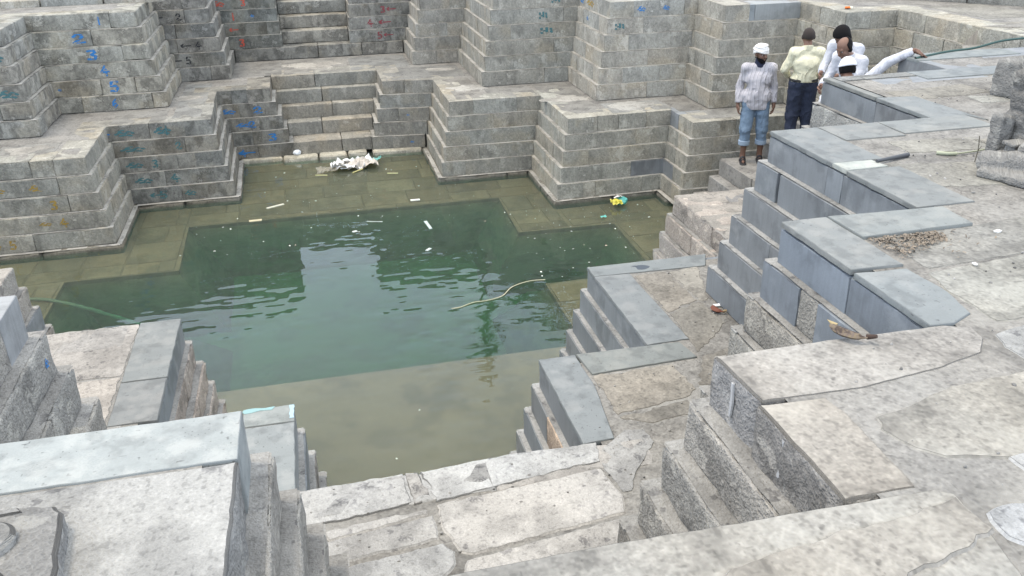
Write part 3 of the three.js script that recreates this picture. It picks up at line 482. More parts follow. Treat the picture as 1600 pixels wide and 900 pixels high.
tiles(ledge, 2.05, -14.1, 3.5, -13.22, LEDGE, M.bed, BT, [0.45, 0.5], [0.5, 0.9]);
tiles(ledge, 2.82, -13.2, 3.55, -11.66, LEDGE, M.bed, BT, [0.5, 0.7], [0.4, 0.8]);
tiles(ledge, 3.6, -12.4, 5.2, -11.66, LEDGE, M.bed, BT, [0.4, 0.5], [0.5, 0.9]);
tiles(ledge, 4.26, -11.6, 5.2, -9.2, LEDGE, M.bed, BT, [0.5, 0.8], [0.45, 0.9]);
tiles(ledge, 2.7, -9.8, 4.2, -9.2, LEDGE, M.bed, BT, [0.5, 0.6], [0.5, 0.9]);
tiles(ledge, 2.7, -9.2, 3.7, -7.6, LEDGE, M.bed, BT, [0.5, 0.6], [0.4, 0.7]);
tiles(ledge, -4.3, -11.5, -3.48, -9.9, LEDGE, M.bed, BT, [0.5, 0.7], [0.5, 0.8]);

// ---------------------------------------------------------------- coping slabs and single paving stones
let HOST = null;                                     // the block that the next pieces belong to; none: the floor
const onto = (y) => HOST ?? (y < -1 ? terr : pave), put0 = (h, y) => [-h.position.x, y - h.position.y, -h.position.z];
const cope = (pts, y, tint, mat = M.slab, th = 0.032, o = {}) => part(onto(y), 'coping_slab', slab(pts, th, { jag: 0.004, b: 0.005, step: 0.06, tint: tintOf(tint, 0.05), ...o }), mat, put0(onto(y), y));
const lay = (pts, y, tint, mat = M.pale, o = {}) => part(onto(y), HOST ? 'top_stone' : 'paving_stone', slab(pts, o.th ?? 0.012, { jag: 0.009, b: 0.0012, step: 0.035, flare: o.two || o.rows ? 0 : 0.014, tint: tintOf(tint.map((c) => c * 1.08), 0.05), ...o }), o.two ? [mat, M.granite] : mat, put0(onto(y), Math.abs(y) < 0.005 ? 0.001 : y));
const CY = 0.006, C1 = [1, 1, 1];
HOST = W.U26; cope(rect(3.555, -6.2, 3.97, -5.3), CY, C1); cope([[3.555, -5.295], [3.86, -5.29], [3.89, -5.13], [3.56, -5.12]], CY + 0.004, [1.75, 1.72, 1.6]); cope(rect(3.555, -5.115, 3.97, -4.36), CY, C1);
cope([[3.975, -6.2], [4.52, -6.2], [4.5, -5.79], [3.985, -5.8]], CY, C1); cope(rect(4.525, -6.2, 5.35, -5.84), CY, [1.05, 1.05, 1.04]);
HOST = W.U28; cope([[2.635, -4.35], [2.93, -4.35], [2.94, -3.62], [2.635, -3.63]], CY + 0.006, C1); cope([[2.937, -4.345], [3.7, -4.31], [3.68, -4.02], [2.945, -4.0]], CY + 0.012, [1.04, 1.04, 1.02]); cope([[2.637, -3.6], [2.93, -3.58], [2.95, -3.28], [2.90, -3.06], [2.76, -2.99], [2.637, -3.0]], CY, [1.08, 1.08, 1.08]);
HOST = W.U24; cope([[5.016, -6.95], [5.38, -6.9], [5.42, -6.0], [5.36, -6.19], [5.016, -6.19]], CY, C1); cope(rect(5.016, -7.84, 5.1, -6.96), CY, [0.9, 0.9, 0.88]); cope(rect(5.11, -7.84, 5.95, -7.66), CY, [0.85, 0.86, 0.84], M.granite); cope(rect(5.96, -7.84, 7.3, -7.5), CY, C1);
HOST = W.U22; cope(rect(6.455, -8.66, 7.75, -8.32), CY, [1.05, 1.06, 1.04]);
const TY = TER + 0.006;
HOST = W.L18; cope([[2.395, -7.28], [3.62, -7.28], [3.5, -7.02], [2.395, -7.06]], TY, C1); cope([[2.395, -7.055], [2.74, -7.04], [2.76, -5.71], [2.395, -5.70]], TY, [1.02, 1.02, 1.04]); HOST = W.L20; cope([[1.80, -5.7], [2.66, -5.68], [2.70, -5.42], [1.83, -5.38]], TY + 0.004, [1.02, 1.04, 1.03]); cope([[1.495, -5.7], [1.79, -5.7], [1.80, -5.2], [1.72, -4.56], [1.495, -4.55]], TY, [1.08, 1.08, 1.1]);
HOST = W.L25; cope(rect(-1.64, -7.18, -1.305, -6.18), TY, C1); cope(rect(-1.64, -6.17, -1.305, -5.575), TY, [0.98, 0.98, 1]);
HOST = W.L23; cope(rect(-0.72, -5.54, -0.365, -5.32), TY, [1.35, 1.33, 1.28]); cope(rect(-0.70, -5.31, -0.365, -4.53), TY, [1.25, 1.26, 1.28]);
{ // turquoise paint left on that slab's rim
  const g = slab([[-0.72, -5.54], [-0.5, -5.54], [-0.52, -5.50], [-0.6, -5.51], [-0.71, -5.49]], 0.003, { jag: 0.01, b: 0.001, step: 0.03 }); part(HOST, 'paint_trace', g, plain(0.24, 0.38, 0.38), put0(HOST, TY + 0.003));
  part(HOST, 'paint_trace', slab(rect(-0.40, -5.53, -0.366, -5.36), 0.003, { jag: 0.008, b: 0.001, step: 0.03 }), plain(0.34, 0.47, 0.52), put0(HOST, TY + 0.003));
}
const big = { th: 0.25, rows: 7, rough: 0.014, jag: 0.003, b: 0.010, step: 0.035, two: true };
// the near blocks: one piece each
HOST = W.U30; lay([[1.575, -3.0], [2.15, -3.01], [2.70, -3.0], [2.82, -2.95], [2.80, -2.84], [2.70, -2.73], [2.43, -2.66], [2.03, -2.605], [1.60, -2.62]], 0.002, [0.98, 0.98, 0.99], M.dust, big);
lay([[1.575, -2.605], [1.86, -2.59], [1.88, -2.48], [1.86, -2.06], [1.85, -2.004], [1.575, -2.004]], 0.002, [0.93, 0.92, 0.90], M.dust, big);
HOST = W.U32; lay([[-0.2, -2.0], [0.24, -2.0], [0.77, -2.01], [1.30, -2.0], [1.90, -1.99], [1.955, -1.95], [1.95, -1.82], [1.92, -1.68], [1.90, -1.58], [1.80, -1.30], [-0.2, -1.25]], 0.004, [0.94, 0.94, 0.93], M.dust, big);
lay([[1.10, -1.80], [1.55, -1.86], [1.93, -1.92], [1.94, -1.76], [1.5, -1.62], [1.0, -1.55], [0.7, -1.62]], 0.012, [0.93, 0.93, 0.92], M.dust, { th: 0.02, jag: 0.02 });
HOST = W.U33; lay([[-1.9, -2.75], [-0.405, -2.745], [-0.415, -1.6], [-1.9, -1.6]], 0.001, [0.92, 0.90, 0.86], M.pale, { ...big, rough: 0.022 });
part(HOST, 'coping_slab', slab(rect(-1.9, -3.08, -0.405, -2.752), 0.25, { jag: 0.004, b: 0.005, step: 0.06, tint: [1.55, 1.55, 1.54] }), M.slab, put0(HOST, 0.004));
HOST = W.U30;
// white chalk strokes on the two near faces
for (const z of [-2.82, -2.40]) part(HOST, 'chalk_stroke', slab([[-0.010, -0.085], [0.008, -0.09], [0.014, 0.0], [0.006, 0.08], [-0.012, 0.09], [-0.006, 0.0]], 0.010, { jag: 0.008, b: 0.001, step: 0.012 }).rotateX(Math.PI / 2).rotateY(-Math.PI / 2), plain(0.42, 0.42, 0.41), [1.573 - HOST.position.x, -0.115 - HOST.position.y, z - HOST.position.z]);
HOST = null;
// flags of the top paving
lay([[1.97, -2.41], [2.15, -2.45], [2.39, -2.53], [2.78, -2.56], [3.1, -2.45], [2.9, -2.1], [2.40, -2.03], [2.06, -2.13], [1.99, -2.20], [1.94, -2.33]], 0.004, [0.92, 0.92, 0.9], M.dust, { sag: 0.004 });
lay([[2.87, -2.86], [3.3, -2.95], [3.4, -2.6], [2.87, -2.47], [2.83, -2.75]], 0.004, [0.9, 0.89, 0.86]); lay([[2.27, -2.07], [2.5, -2.1], [2.5, -1.9], [2.28, -1.88]], 0.005, [0.98, 0.98, 0.97]); lay([[1.99, -1.83], [2.1, -1.85], [2.4, -1.8], [2.2, -1.58], [2.05, -1.62], [1.97, -1.72]], 0.006, [1.02, 1.02, 1.02]);
lay([[3.01, -3.51], [3.34, -3.55], [3.8, -3.6], [4.1, -3.3], [3.5, -2.98], [3.20, -2.95], [2.97, -2.97], [2.96, -3.3]], 0.003, [0.92, 0.92, 0.88], M.dust, { sag: 0.004 }); lay([[3.02, -4.0], [3.6, -4.0], [4.3, -4.1], [4.2, -3.65], [3.34, -3.58], [3.05, -3.56]], 0.001, [0.78, 0.77, 0.74], M.dust);
for (const [x, z, w, d, r, k] of [[4.1, -4.9, 0.8, 0.5, 0.2, 0.72], [4.6, -5.5, 0.7, 0.3, 0.1, 0.78], [5.7, -7.0, 0.9, 0.35, -0.1, 0.7], [6.3, -6.6, 1.0, 0.25, 0.1, 0.95], [5.2, -5.3, 0.6, 0.5, 0, 0.8], [7.2, -7.6, 1.2, 0.3, 0.05, 0.85], [8.0, -13.6, 1.2, 0.7, 0, 0.75], [9.6, -13.2, 1.2, 0.9, 0.1, 0.7], [9.6, -11.2, 0.9, 1.3, 0, 0.7], [9.4, -9.6, 1.0, 1.2, 0.1, 0.72], [7.4, -6.7, 1.0, 0.6, 0.1, 0.74]]) lay(rect(-w / 2, -d / 2, w / 2, d / 2).map(([a, c]) => [x + a * Math.cos(r) - c * Math.sin(r), z + a * Math.sin(r) + c * Math.cos(r)]), 0.001, [k * 1.05, k * 1.05, k], M.dust, { th: 0.03, jag: 0.02 });
// flags of the landing in front
const P = [1.02, 1.015, 1.0], F = (pts, k = 1, o = {}) => lay(pts, TER + 0.006, P.map((c) => c * k), M.pale, o);
const edge = { th: 0.24, rows: 4, rough: 0.014, jag: 0.012, b: 0.008 };
HOST = W.L22; F([[-0.38, -4.53], [0.30, -4.54], [0.32, -4.24], [0.16, -4.21], [-0.38, -4.16]], 1.04, edge); F([[0.31, -4.54], [0.39, -4.53], [0.44, -4.24], [0.33, -4.22]], 1, edge); F([[0.405, -4.53], [1.01, -4.57], [1.59, -4.55], [1.55, -4.34], [1.29, -4.32], [0.46, -4.21]], 1.04, edge); HOST = null;
F([[-0.20, -4.10], [0.14, -4.14], [0.39, -4.15], [0.39, -4.115], [-0.18, -4.03]]); F([[-0.2, -4.01], [0.42, -4.09], [0.42, -3.89], [-0.2, -3.83]]); F([[-0.2, -3.77], [0.44, -3.84], [0.49, -3.76], [0.48, -3.67], [0.23, -3.4], [-0.2, -3.4]]);
F([[0.47, -4.18], [1.52, -4.27], [1.57, -3.98], [1.53, -3.84], [0.60, -3.72], [0.54, -3.75], [0.47, -3.97]], 1.04); F([[0.56, -3.67], [1.49, -3.79], [1.44, -3.60], [0.5, -3.5]]); F([[1.55, -4.32], [1.61, -4.48], [1.82, -4.64], [1.95, -4.61], [1.96, -4.46], [1.72, -4.17], [1.64, -4.02], [1.585, -4.02]], 0.97, { sag: 0.012, th: 0.07 });
const K = (pts, k) => lay(pts, TER + 0.001, [k * 1.15, k * 1.13, k * 1.08], M.dust, { th: 0.03, jag: 0.02 });
K([[1.83, -5.36], [2.47, -5.38], [2.50, -5.0], [2.40, -4.92], [1.84, -4.83]], 0.66); K([[1.84, -4.79], [2.38, -4.88], [2.39, -4.70], [2.02, -4.68]], 0.6); K([[2.77, -6.98], [3.08, -7.0], [3.12, -6.36], [2.78, -6.2]], 0.66); K([[2.78, -6.17], [3.12, -6.32], [3.17, -5.9], [2.74, -5.5]], 0.58); K([[3.11, -6.98], [3.42, -7.04], [3.30, -6.62], [3.20, -6.34], [3.14, -6.33]], 0.78); K([[2.74, -5.42], [3.0, -5.5], [2.9, -5.0], [2.55, -5.05]], 0.62);
lay([[-2.5, -7.17], [-1.65, -7.17], [-1.66, -6.3], [-2.5, -6.3]], TER + 0.001, [0.95, 0.91, 0.86], M.pale, { th: 0.08, jag: 0.012 }); lay([[-2.5, -6.27], [-1.66, -6.27], [-1.66, -5.55], [-2.5, -5.5]], TER + 0.002, [0.97, 0.92, 0.86], M.pale, { th: 0.08, jag: 0.012 });
lay([[4.02, -8.98], [4.9, -8.97], [4.8, -8.3], [4.02, -8.3]], TER + 0.001, [0.80, 0.77, 0.72]); lay([[4.02, -8.27], [4.6, -8.27], [4.4, -7.3], [4.02, -7.3]], TER + 0.001, [0.74, 0.72, 0.68]);
// cement, flags and dust on the far landing
for (const q of [[-4.4, -13.6, -3.6, -13.1, 0.7], [-3.1, -15.3, -2.3, -14.5, 0.62], [-2.2, -17.2, -1.75, -14.6, 0.66], [-1.4, -18.9, -0.5, -17.6, 0.62], [-0.45, -18.95, 0.8, -17.55, 0.66], [0.85, -18.9, 2.0, -17.6, 0.6], [1.4, -17.5, 2.9, -16.4, 0.58], [2.4, -16.2, 2.9, -14.5, 0.66], [3.0, -15.2, 3.8, -14.45, 0.64], [3.9, -15.2, 4.5, -13.0, 0.62], [4.6, -13.5, 5.6, -12.85, 0.7], [5.65, -13.4, 6.05, -12.65, 0.6], [5.7, -12.6, 7.3, -12.1, 0.66]]) lay(rect(q[0], q[1], q[2], q[3]), TER + 0.001, [q[4] * 0.96, q[4] * 0.95, q[4] * 0.9], M.pale, { th: 0.03, jag: 0.016, step: 0.1 });
for (const [x, z, r, k] of [[0.1, -18.3, 0.42, 1.0], [2.75, -15.3, 0.28, 1.05], [4.2, -14.0, 0.3, 0.9], [5.0, -13.2, 0.34, 0.95], [-2.1, -16.0, 0.25, 0.9], [-4.0, -13.3, 0.25, 0.9], [2.5, -17.1, 0.22, 0.9]]) { const pts = []; for (let i = 0; i < 14; i++) { const a = i / 14 * 6.283, q = r * rr(0.55, 1.1); pts.push([x + 1.5 * q * Math.cos(a), z + q * Math.sin(a)]); } lay(pts, TER + 0.007, [k, k * 0.98, k * 0.92], M.pale, { th: 0.012, jag: 0.04, b: 0.005 }); }

// ---------------------------------------------------------------- water
{
  const n = 512, hgt = new Uint8Array(n * n * 4);
  for (let y = 0, i = 0; y < n; y++) for (let x = 0; x < n; x++, i += 4) {
    const u = x / n, v = y / n, wx = u + 0.02 * (pf(u, v, 5, 2, 905) - 0.5), h = 0.5 + 0.62 * (pf(wx, v, 6, 3, 911, 2.4) - 0.5) + 0.62 * (pf(u, v, 19, 2, 921, 1.7) - 0.5), calm = 0.25 + 0.75 * sstep(0.38, 0.6, pf(u, v, 4, 3, 931));
    hgt[i] = hgt[i + 1] = hgt[i + 2] = clamp(0.5 + (h - 0.5) * calm) * 255; hgt[i + 3] = 255;
  }
  const t = new THREE.DataTexture(hgt, n, n, THREE.RGBAFormat); t.wrapS = t.wrapT = THREE.RepeatWrapping; t.magFilter = THREE.LinearFilter; t.repeat.set(1 / 5, 1 / 5); t.needsUpdate = true;
  const mat = new THREE.MeshPhysicalMaterial({ color: new THREE.Color().setRGB(0.64, 0.79, 0.70), roughness: 0.0, metalness: 0, transmission: 0.96, thickness: 1, ior: 1.333, attenuationColor: new THREE.Color().setRGB(0.36, 0.83, 0.66), attenuationDistance: 1.0, bumpMap: t, bumpScale: 0.0085 });
  const g = new THREE.BoxGeometry(17.4, 3.2, 14.6), p = g.attributes.position, uv = g.attributes.uv;
  for (let i = 0; i < p.count; i++) uv.setXY(i, p.getX(i), p.getZ(i));
  const w = lit(new THREE.Mesh(g, mat)); w.name = 'water'; w.position.set(-0.1, WATER - 1.6, -11.2); w.userData = { kind: 'structure', label: 'murky green water filling the stepped tank', category: 'water' }; scene.add(w);
}

// ---------------------------------------------------------------- smooth bodies: a field of tapered limbs meshed into one skin
function skin(f, lo, hi, cell) {                     // surface nets over f(x, y, z) < 0
  const n = lo.map((l, i) => Math.ceil((hi[i] - l) / cell) + 1), [nx, ny, nz] = n, v = new Float32Array(nx * ny * nz), at = (i, j, k) => (k * ny + j) * nx + i;
  for (let k = 0; k < nz; k++) for (let j = 0; j < ny; j++) for (let i = 0; i < nx; i++) v[at(i, j, k)] = f(lo[0] + i * cell, lo[1] + j * cell, lo[2] + k * cell);
  const id = new Int32Array(nx * ny * nz).fill(-1), pos = [], idx = [], uv = [];
  for (let k = 0; k < nz - 1; k++) for (let j = 0; j < ny - 1; j++) for (let i = 0; i < nx - 1; i++) {
    let c = 0, X = 0, Y = 0, Z = 0; const q = [];
    for (let b = 0; b < 8; b++) q.push(v[at(i + (b & 1), j + (b >> 1 & 1), k + (b >> 2))]);
    for (let a = 0; a < 8; a++) for (const d of [1, 2, 4]) { const b = a | d; if (b === a || (q[a] < 0) === (q[b] < 0)) continue; const t = q[a] / (q[a] - q[b]); X += (a & 1) + (d === 1 ? t : 0); Y += (a >> 1 & 1) + (d === 2 ? t : 0); Z += (a >> 2) + (d === 4 ? t : 0); c++; }
    if (!c) continue;
    id[at(i, j, k)] = pos.length / 3; const x = lo[0] + (i + X / c) * cell, y = lo[1] + (j + Y / c) * cell, z = lo[2] + (k + Z / c) * cell; pos.push(x, y, z); uv.push(x + z * 0.7, y);
  }
  for (let k = 1; k < nz - 1; k++) for (let j = 1; j < ny - 1; j++) for (let i = 1; i < nx - 1; i++) {
    const a = v[at(i, j, k)] < 0, quad = (p, q, r, s, o) => { if (Math.min(p, q, r, s) < 0) return; o ? idx.push(p, q, r, p, r, s) : idx.push(p, r, q, p, s, r); };
    if (a !== v[at(i + 1, j, k)] < 0) quad(id[at(i, j - 1, k - 1)], id[at(i, j, k - 1)], id[at(i, j, k)], id[at(i, j - 1, k)], a);
    if (a !== v[at(i, j + 1, k)] < 0) quad(id[at(i - 1, j, k - 1)], id[at(i - 1, j, k)], id[at(i, j, k)], id[at(i, j, k - 1)], a);
    if (a !== v[at(i, j, k + 1)] < 0) quad(id[at(i - 1, j - 1, k)], id[at(i, j - 1, k)], id[at(i, j, k)], id[at(i - 1, j, k)], a);
  }
  const g = geoOf(pos, uv, idx); g.computeVertexNormals(); return g;
}
const capsule = (a, b, ra, rb) => (x, y, z) => { const dx = b[0] - a[0], dy = b[1] - a[1], dz = b[2] - a[2], t = clamp(((x - a[0]) * dx + (y - a[1]) * dy + (z - a[2]) * dz) / (dx * dx + dy * dy + dz * dz || 1)); return Math.hypot(x - a[0] - t * dx, y - a[1] - t * dy, z - a[2] - t * dz) - mix(ra, rb, t); };
const ball = (c, r) => (x, y, z) => { const k = Math.hypot((x - c[0]) / r[0], (y - c[1]) / r[1], (z - c[2]) / r[2]); return (k - 1) * Math.min(...r); };
const smin = (a, b, k) => { const h = clamp(0.5 + 0.5 * (b - a) / k); return mix(b, a, h) - k * h * (1 - h); };
const blend = (fs, k) => (x, y, z) => { let d = 9; for (const f of fs) d = smin(d, f(x, y, z), k); return d; };
const V3 = (a, b, s = 1) => [a[0] + b[0] * s, a[1] + b[1] * s, a[2] + b[2] * s];
// A hand of five separate bent fingers at a wrist, pointing along dir, palm facing `palm`, thumb towards `side`.
function handGeo(wrist, dir, palm, side, curl = 0.5, s = 1) {
  const nrm = (v) => { const l = Math.hypot(...v); return v.map((c) => c / l); }; dir = nrm(dir); palm = nrm(palm); side = nrm(side);
  const P = (a, b, c) => [0, 1, 2].map((i) => wrist[i] + s * (dir[i] * a + side[i] * b + palm[i] * c)), fs = [];
  fs.push(capsule(P(0, 0, 0), P(0.04, 0, 0), 0.024 * s, 0.026 * s));
  for (let i = 0; i < 4; i++) fs.push(capsule(P(0.02, 0.008 - i * 0.006, 0), P(0.082, 0.03 - i * 0.02, 0.002), 0.015 * s, 0.012 * s));
  const palmF = blend(fs, 0.012 * s), fingers = [];
  [0.068, 0.078, 0.072, 0.055].forEach((l, i) => { const b = 0.03 - i * 0.02, k = curl, p0 = [0.08, b, 0.002], p1 = [p0[0] + l * 0.45 * Math.cos(k * 0.6), b * 1.04, p0[2] + l * 0.45 * Math.sin(k * 0.6)], p2 = [p1[0] + l * 0.32 * Math.cos(k * 1.5), b * 1.05, p1[2] + l * 0.32 * Math.sin(k * 1.5)], p3 = [p2[0] + l * 0.25 * Math.cos(k * 2.2), b * 1.05, p2[2] + l * 0.25 * Math.sin(k * 2.2)]; fingers.push(blend([capsule(P(...p0), P(...p1), 0.0095 * s, 0.0088 * s), capsule(P(...p1), P(...p2), 0.0088 * s, 0.008 * s), capsule(P(...p2), P(...p3), 0.008 * s, 0.007 * s)], 0.003)); });
  fingers.push(blend([capsule(P(0.018, 0.022, 0.004), P(0.048, 0.048, 0.014), 0.013 * s, 0.0105 * s), capsule(P(0.048, 0.048, 0.014), P(0.078, 0.056, 0.022), 0.0105 * s, 0.008 * s)], 0.004));
  const f = (x, y, z) => { let d = palmF(x, y, z); for (const g of fingers) d = smin(d, g(x, y, z), 0.004); return d; };
  const c = P(0.07, 0, 0.01); return skin(f, c.map((v) => v - 0.12 * s), c.map((v) => v + 0.12 * s), 0.0042 * s);
}
// A head: skull, jaw, nose, brow, ears; looking along +z before `turn`
function headParts(c, s = 1, turn = 0, nod = 0) {
  const R = (p) => { let [x, y, z] = p; const cy = Math.cos(nod), sy = Math.sin(nod); [y, z] = [y * cy - z * sy, y * sy + z * cy]; const a = Math.cos(turn), b = Math.sin(turn); [x, z] = [x * a + z * b, -x * b + z * a]; return [c[0] + x * s, c[1] + y * s, c[2] + z * s]; };
  const inv = (x, y, z) => { x = (x - c[0]) / s; y = (y - c[1]) / s; z = (z - c[2]) / s; const a = Math.cos(turn), b = Math.sin(turn); [x, z] = [x * a - z * b, x * b + z * a]; const cy = Math.cos(nod), sy = Math.sin(nod); [y, z] = [y * cy + z * sy, -y * sy + z * cy]; return [x, y, z]; };
  const skull = ball([0, 0.03, -0.012], [0.077, 0.093, 0.096]), jaw = ball([0, -0.052, 0.03], [0.056, 0.062, 0.062]), chin = ball([0, -0.098, 0.062], [0.026, 0.02, 0.02]), nose = capsule([0, 0.012, 0.088], [0, -0.026, 0.107], 0.009, 0.015), brow = capsule([-0.036, 0.024, 0.078], [0.036, 0.024, 0.078], 0.012, 0.012), cheek = ball([0.036, -0.03, 0.06], [0.026, 0.024, 0.024]), cheek2 = ball([-0.036, -0.03, 0.06], [0.026, 0.024, 0.024]), lips = capsule([-0.018, -0.062, 0.09], [0.018, -0.062, 0.09], 0.009, 0.009), e1 = ball([0.08, -0.005, -0.005], [0.012, 0.032, 0.02]), e2 = ball([-0.08, -0.005, -0.005], [0.012, 0.032, 0.02]), s1 = ball([0.032, 0.004, 0.094], [0.016, 0.01, 0.012]), s2 = ball([-0.032, 0.004, 0.094], [0.016, 0.01, 0.012]);
  const all = [[skull, 0.02], [jaw, 0.03], [chin, 0.02], [cheek, 0.02], [cheek2, 0.02], [brow, 0.014], [nose, 0.01], [lips, 0.008], [e1, 0.008], [e2, 0.008]];
  const local = (x, y, z) => { let d = 9; for (const [g, k] of all) d = smin(d, g(x, y, z), k); return Math.max(d, -smin(s1(x, y, z), s2(x, y, z), 0.004)); };
  const f = (x, y, z) => s * local(...inv(x, y, z));
  return { f, R, inv, local, mesh: () => skin(f, c.map((v) => v - 0.17 * s), c.map((v) => v + 0.17 * s), 0.006 * s), shell: (cut, off, cell = 0.008) => skin((x, y, z) => { const p = inv(x, y, z); return Math.max(s * local(...p) - off, cut(...p)); }, c.map((v) => v - 0.2 * s), c.map((v) => v + 0.2 * s), cell) };
}
const SKIN = plain(0.15, 0.08, 0.052, 0.6), SKIN2 = plain(0.19, 0.105, 0.07, 0.6), HAIR = new THREE.MeshPhysicalMaterial({ color: new THREE.Color().setRGB(0.010, 0.009, 0.009), roughness: 0.9, specularIntensity: 0.3 }), EYE_W = plain(0.30, 0.27, 0.25, 0.4), EYE_B = plain(0.01, 0.008, 0.008, 0.2);
function person(o) {                                 // joints in metres, facing +z, feet at y = 0
  const t = thing('person', o.label, 'person', o.at, o.turn); if (o.group) t.userData.group = o.group;
  const J = o.J, head = headParts(J.head, o.hs ?? 1, o.headTurn ?? 0, o.nod ?? 0), fold = (x, y, z, a) => a * (fbm3(x * 11 + y * 5 + o.at[0], y * 15, z * 11, 3) - 0.5);
  const torso = (e) => [capsule(V3(J.hip, [-0.07, 0.02, 0]), V3(J.hip, [0.07, 0.02, 0]), 0.115 + e, 0.115 + e), capsule(V3(J.hip, [0, 0.08, 0]), V3(J.chest, [0, -0.02, 0]), (o.belly ?? 0.125) + e, 0.125 + e), capsule(V3(J.chest, [-0.075, 0, 0]), V3(J.chest, [0.075, 0, 0]), 0.108 + e, 0.108 + e), capsule(J.shL, J.shR, 0.06 + e, 0.06 + e), capsule(V3(J.neck, [0, -0.10, -0.01]), J.neck, 0.07 + e * 0.4, 0.052 + e * 0.2)];
  const arm = (s, e) => [capsule(J['sh' + s], J['el' + s], 0.054 + e, 0.043 + e), capsule(J['el' + s], J['wr' + s], 0.042 + e * 1.1, 0.030 + e * 1.2)];
  const leg = (s, e) => [capsule(J['h' + s], J['k' + s], 0.088 + e, 0.062 + e), capsule(J['k' + s], J['a' + s], 0.058 + e, 0.040 + e)];
  const foot = (s) => [capsule(V3(J['a' + s], [0, -0.02, 0]), V3(J['a' + s], [0, -0.045, 0.02]), 0.038, 0.036), capsule(V3(J['a' + s], [0, -0.055, 0]), V3(J['a' + s], o.toe?.[s] ?? [0, -0.062, 0.16]), 0.033, 0.026)];
  const lo = [-0.75, -0.02, -0.75], hi = [0.75, 1.85, 0.75], pts = Object.values(J); for (let i = 0; i < 3; i++) { lo[i] = Math.min(...pts.map((p) => p[i])) - 0.22; hi[i] = Math.max(...pts.map((p) => p[i])) + 0.22; } lo[1] = Math.max(lo[1], -0.03);
  const neck = capsule(J.neck, V3(J.head, [0, -0.05, -0.01]), 0.054, 0.056), bodyF = blend([...torso(0), ...arm('L', 0), ...arm('R', 0), ...leg('L', 0), ...leg('R', 0), ...foot('L'), ...foot('R'), neck], 0.03);
  const geos = [skin(bodyF, lo, hi, 0.025), head.mesh()]; for (const h of o.hands) geos.push(handGeo(...h));
  const strip = (g) => { g.deleteAttribute('color'); return g; };
  part(t, 'body', mergeGeometries(geos.map(strip)), o.skin ?? SKIN);
  for (const s of [-1, 1]) { const e = part(t, 'eye', new THREE.SphereGeometry(0.011, 10, 8), EYE_W, head.R([s * 0.032, 0.004, 0.078])); part(e, 'iris', new THREE.SphereGeometry(0.006, 8, 6), EYE_B, [0, 0, 0]).position.set(...head.R([s * 0.032, 0.004, 0.0875])).sub(e.position); }
  // shirt: loose over the torso and sleeves, cut at hem, collar and cuffs
  const sh = blend([...torso(0.017), ...arm('L', 0.012), ...arm('R', 0.012)], 0.03), hem = o.hem, cuff = (s) => { const a = J['el' + s], b = J['wr' + s], l = Math.hypot(...V3(b, a, -1)), d = V3(b, a, -1).map((c) => c / l); return (x, y, z) => (x - b[0]) * d[0] + (y - b[1]) * d[1] + (z - b[2]) * d[2] + 0.015; }, cl = cuff('L'), cr = cuff('R'), nearOf = (s) => capsule(J['el' + s], V3(J['wr' + s], V3(J['wr' + s], J['el' + s], -1), 0.8), 0.13, 0.13), nl = nearOf('L'), nr = nearOf('R');
  const flare = (y) => 0.010 * sstep(hem + 0.4, hem, y), hang = blend([capsule(V3(J.hip, [-0.07, -0.1, 0]), V3(J.hip, [0.07, -0.1, 0]), 0.112, 0.112), capsule(V3(J.hip, [-0.07, 0.05, 0]), V3(J.hip, [0.07, 0.05, 0]), 0.115, 0.115)], 0.05);
  const shirt = (x, y, z) => { let d = sh(x, y, z); if (!o.tucked) d = smin(d, hang(x, y, z) - flare(y), 0.04); d += fold(x, y, z, 0.034); d = Math.max(d, hem - y + 0.012 * noise3(x * 6, 1, z * 6)); const up = (x - J.neck[0]) * 0 + (y - J.neck[1] - 0.012) + (z - J.neck[2]) * 0.35; d = Math.max(d, up); if (nl(x, y, z) < 0) d = Math.max(d, cl(x, y, z)); if (nr(x, y, z) < 0) d = Math.max(d, cr(x, y, z)); return d; };
  // the hem does not cut arms that hang below it
  const armsOnly = blend([...arm('L', 0.011), ...arm('R', 0.011)], 0.02), shirt2 = (x, y, z) => { let a = armsOnly(x, y, z) + fold(x, y, z, 0.018); if (nl(x, y, z) < 0) a = Math.max(a, cl(x, y, z)); if (nr(x, y, z) < 0) a = Math.max(a, cr(x, y, z)); return Math.min(shirt(x, y, z), a); };
  part(t, 'shirt', white(skin(shirt2, lo, hi, o.cell ?? 0.019)), o.shirt);
  const collar = skin((x, y, z) => Math.max(Math.abs(capsule(V3(J.neck, [0, -0.04, 0]), V3(J.neck, [0, 0.03, -0.01]), 0.072, 0.064)(x, y, z)) - 0.006, y - J.neck[1] - 0.022 - (z - J.neck[2]) * -0.25, J.neck[1] - 0.045 - y), V3(J.neck, [-0.11, -0.11, -0.11]), V3(J.neck, [0.11, 0.11, 0.11]), 0.007); part(t, 'collar', white(collar), o.shirt);
  const waist = o.waist ?? J.hip[1] + 0.10, tr = blend([...torso(0.010).slice(0, 2), ...leg('L', o.loose ?? 0.018), ...leg('R', o.loose ?? 0.018)], 0.035), cutL = o.legCut ?? 0.05;
  part(t, 'trousers', white(skin((x, y, z) => Math.max(tr(x, y, z) + fold(x, y * 1.4, z, 0.026), y - waist, cutL - y), lo, [hi[0], waist + 0.05, hi[2]], o.cell ?? 0.022)), o.trousers);
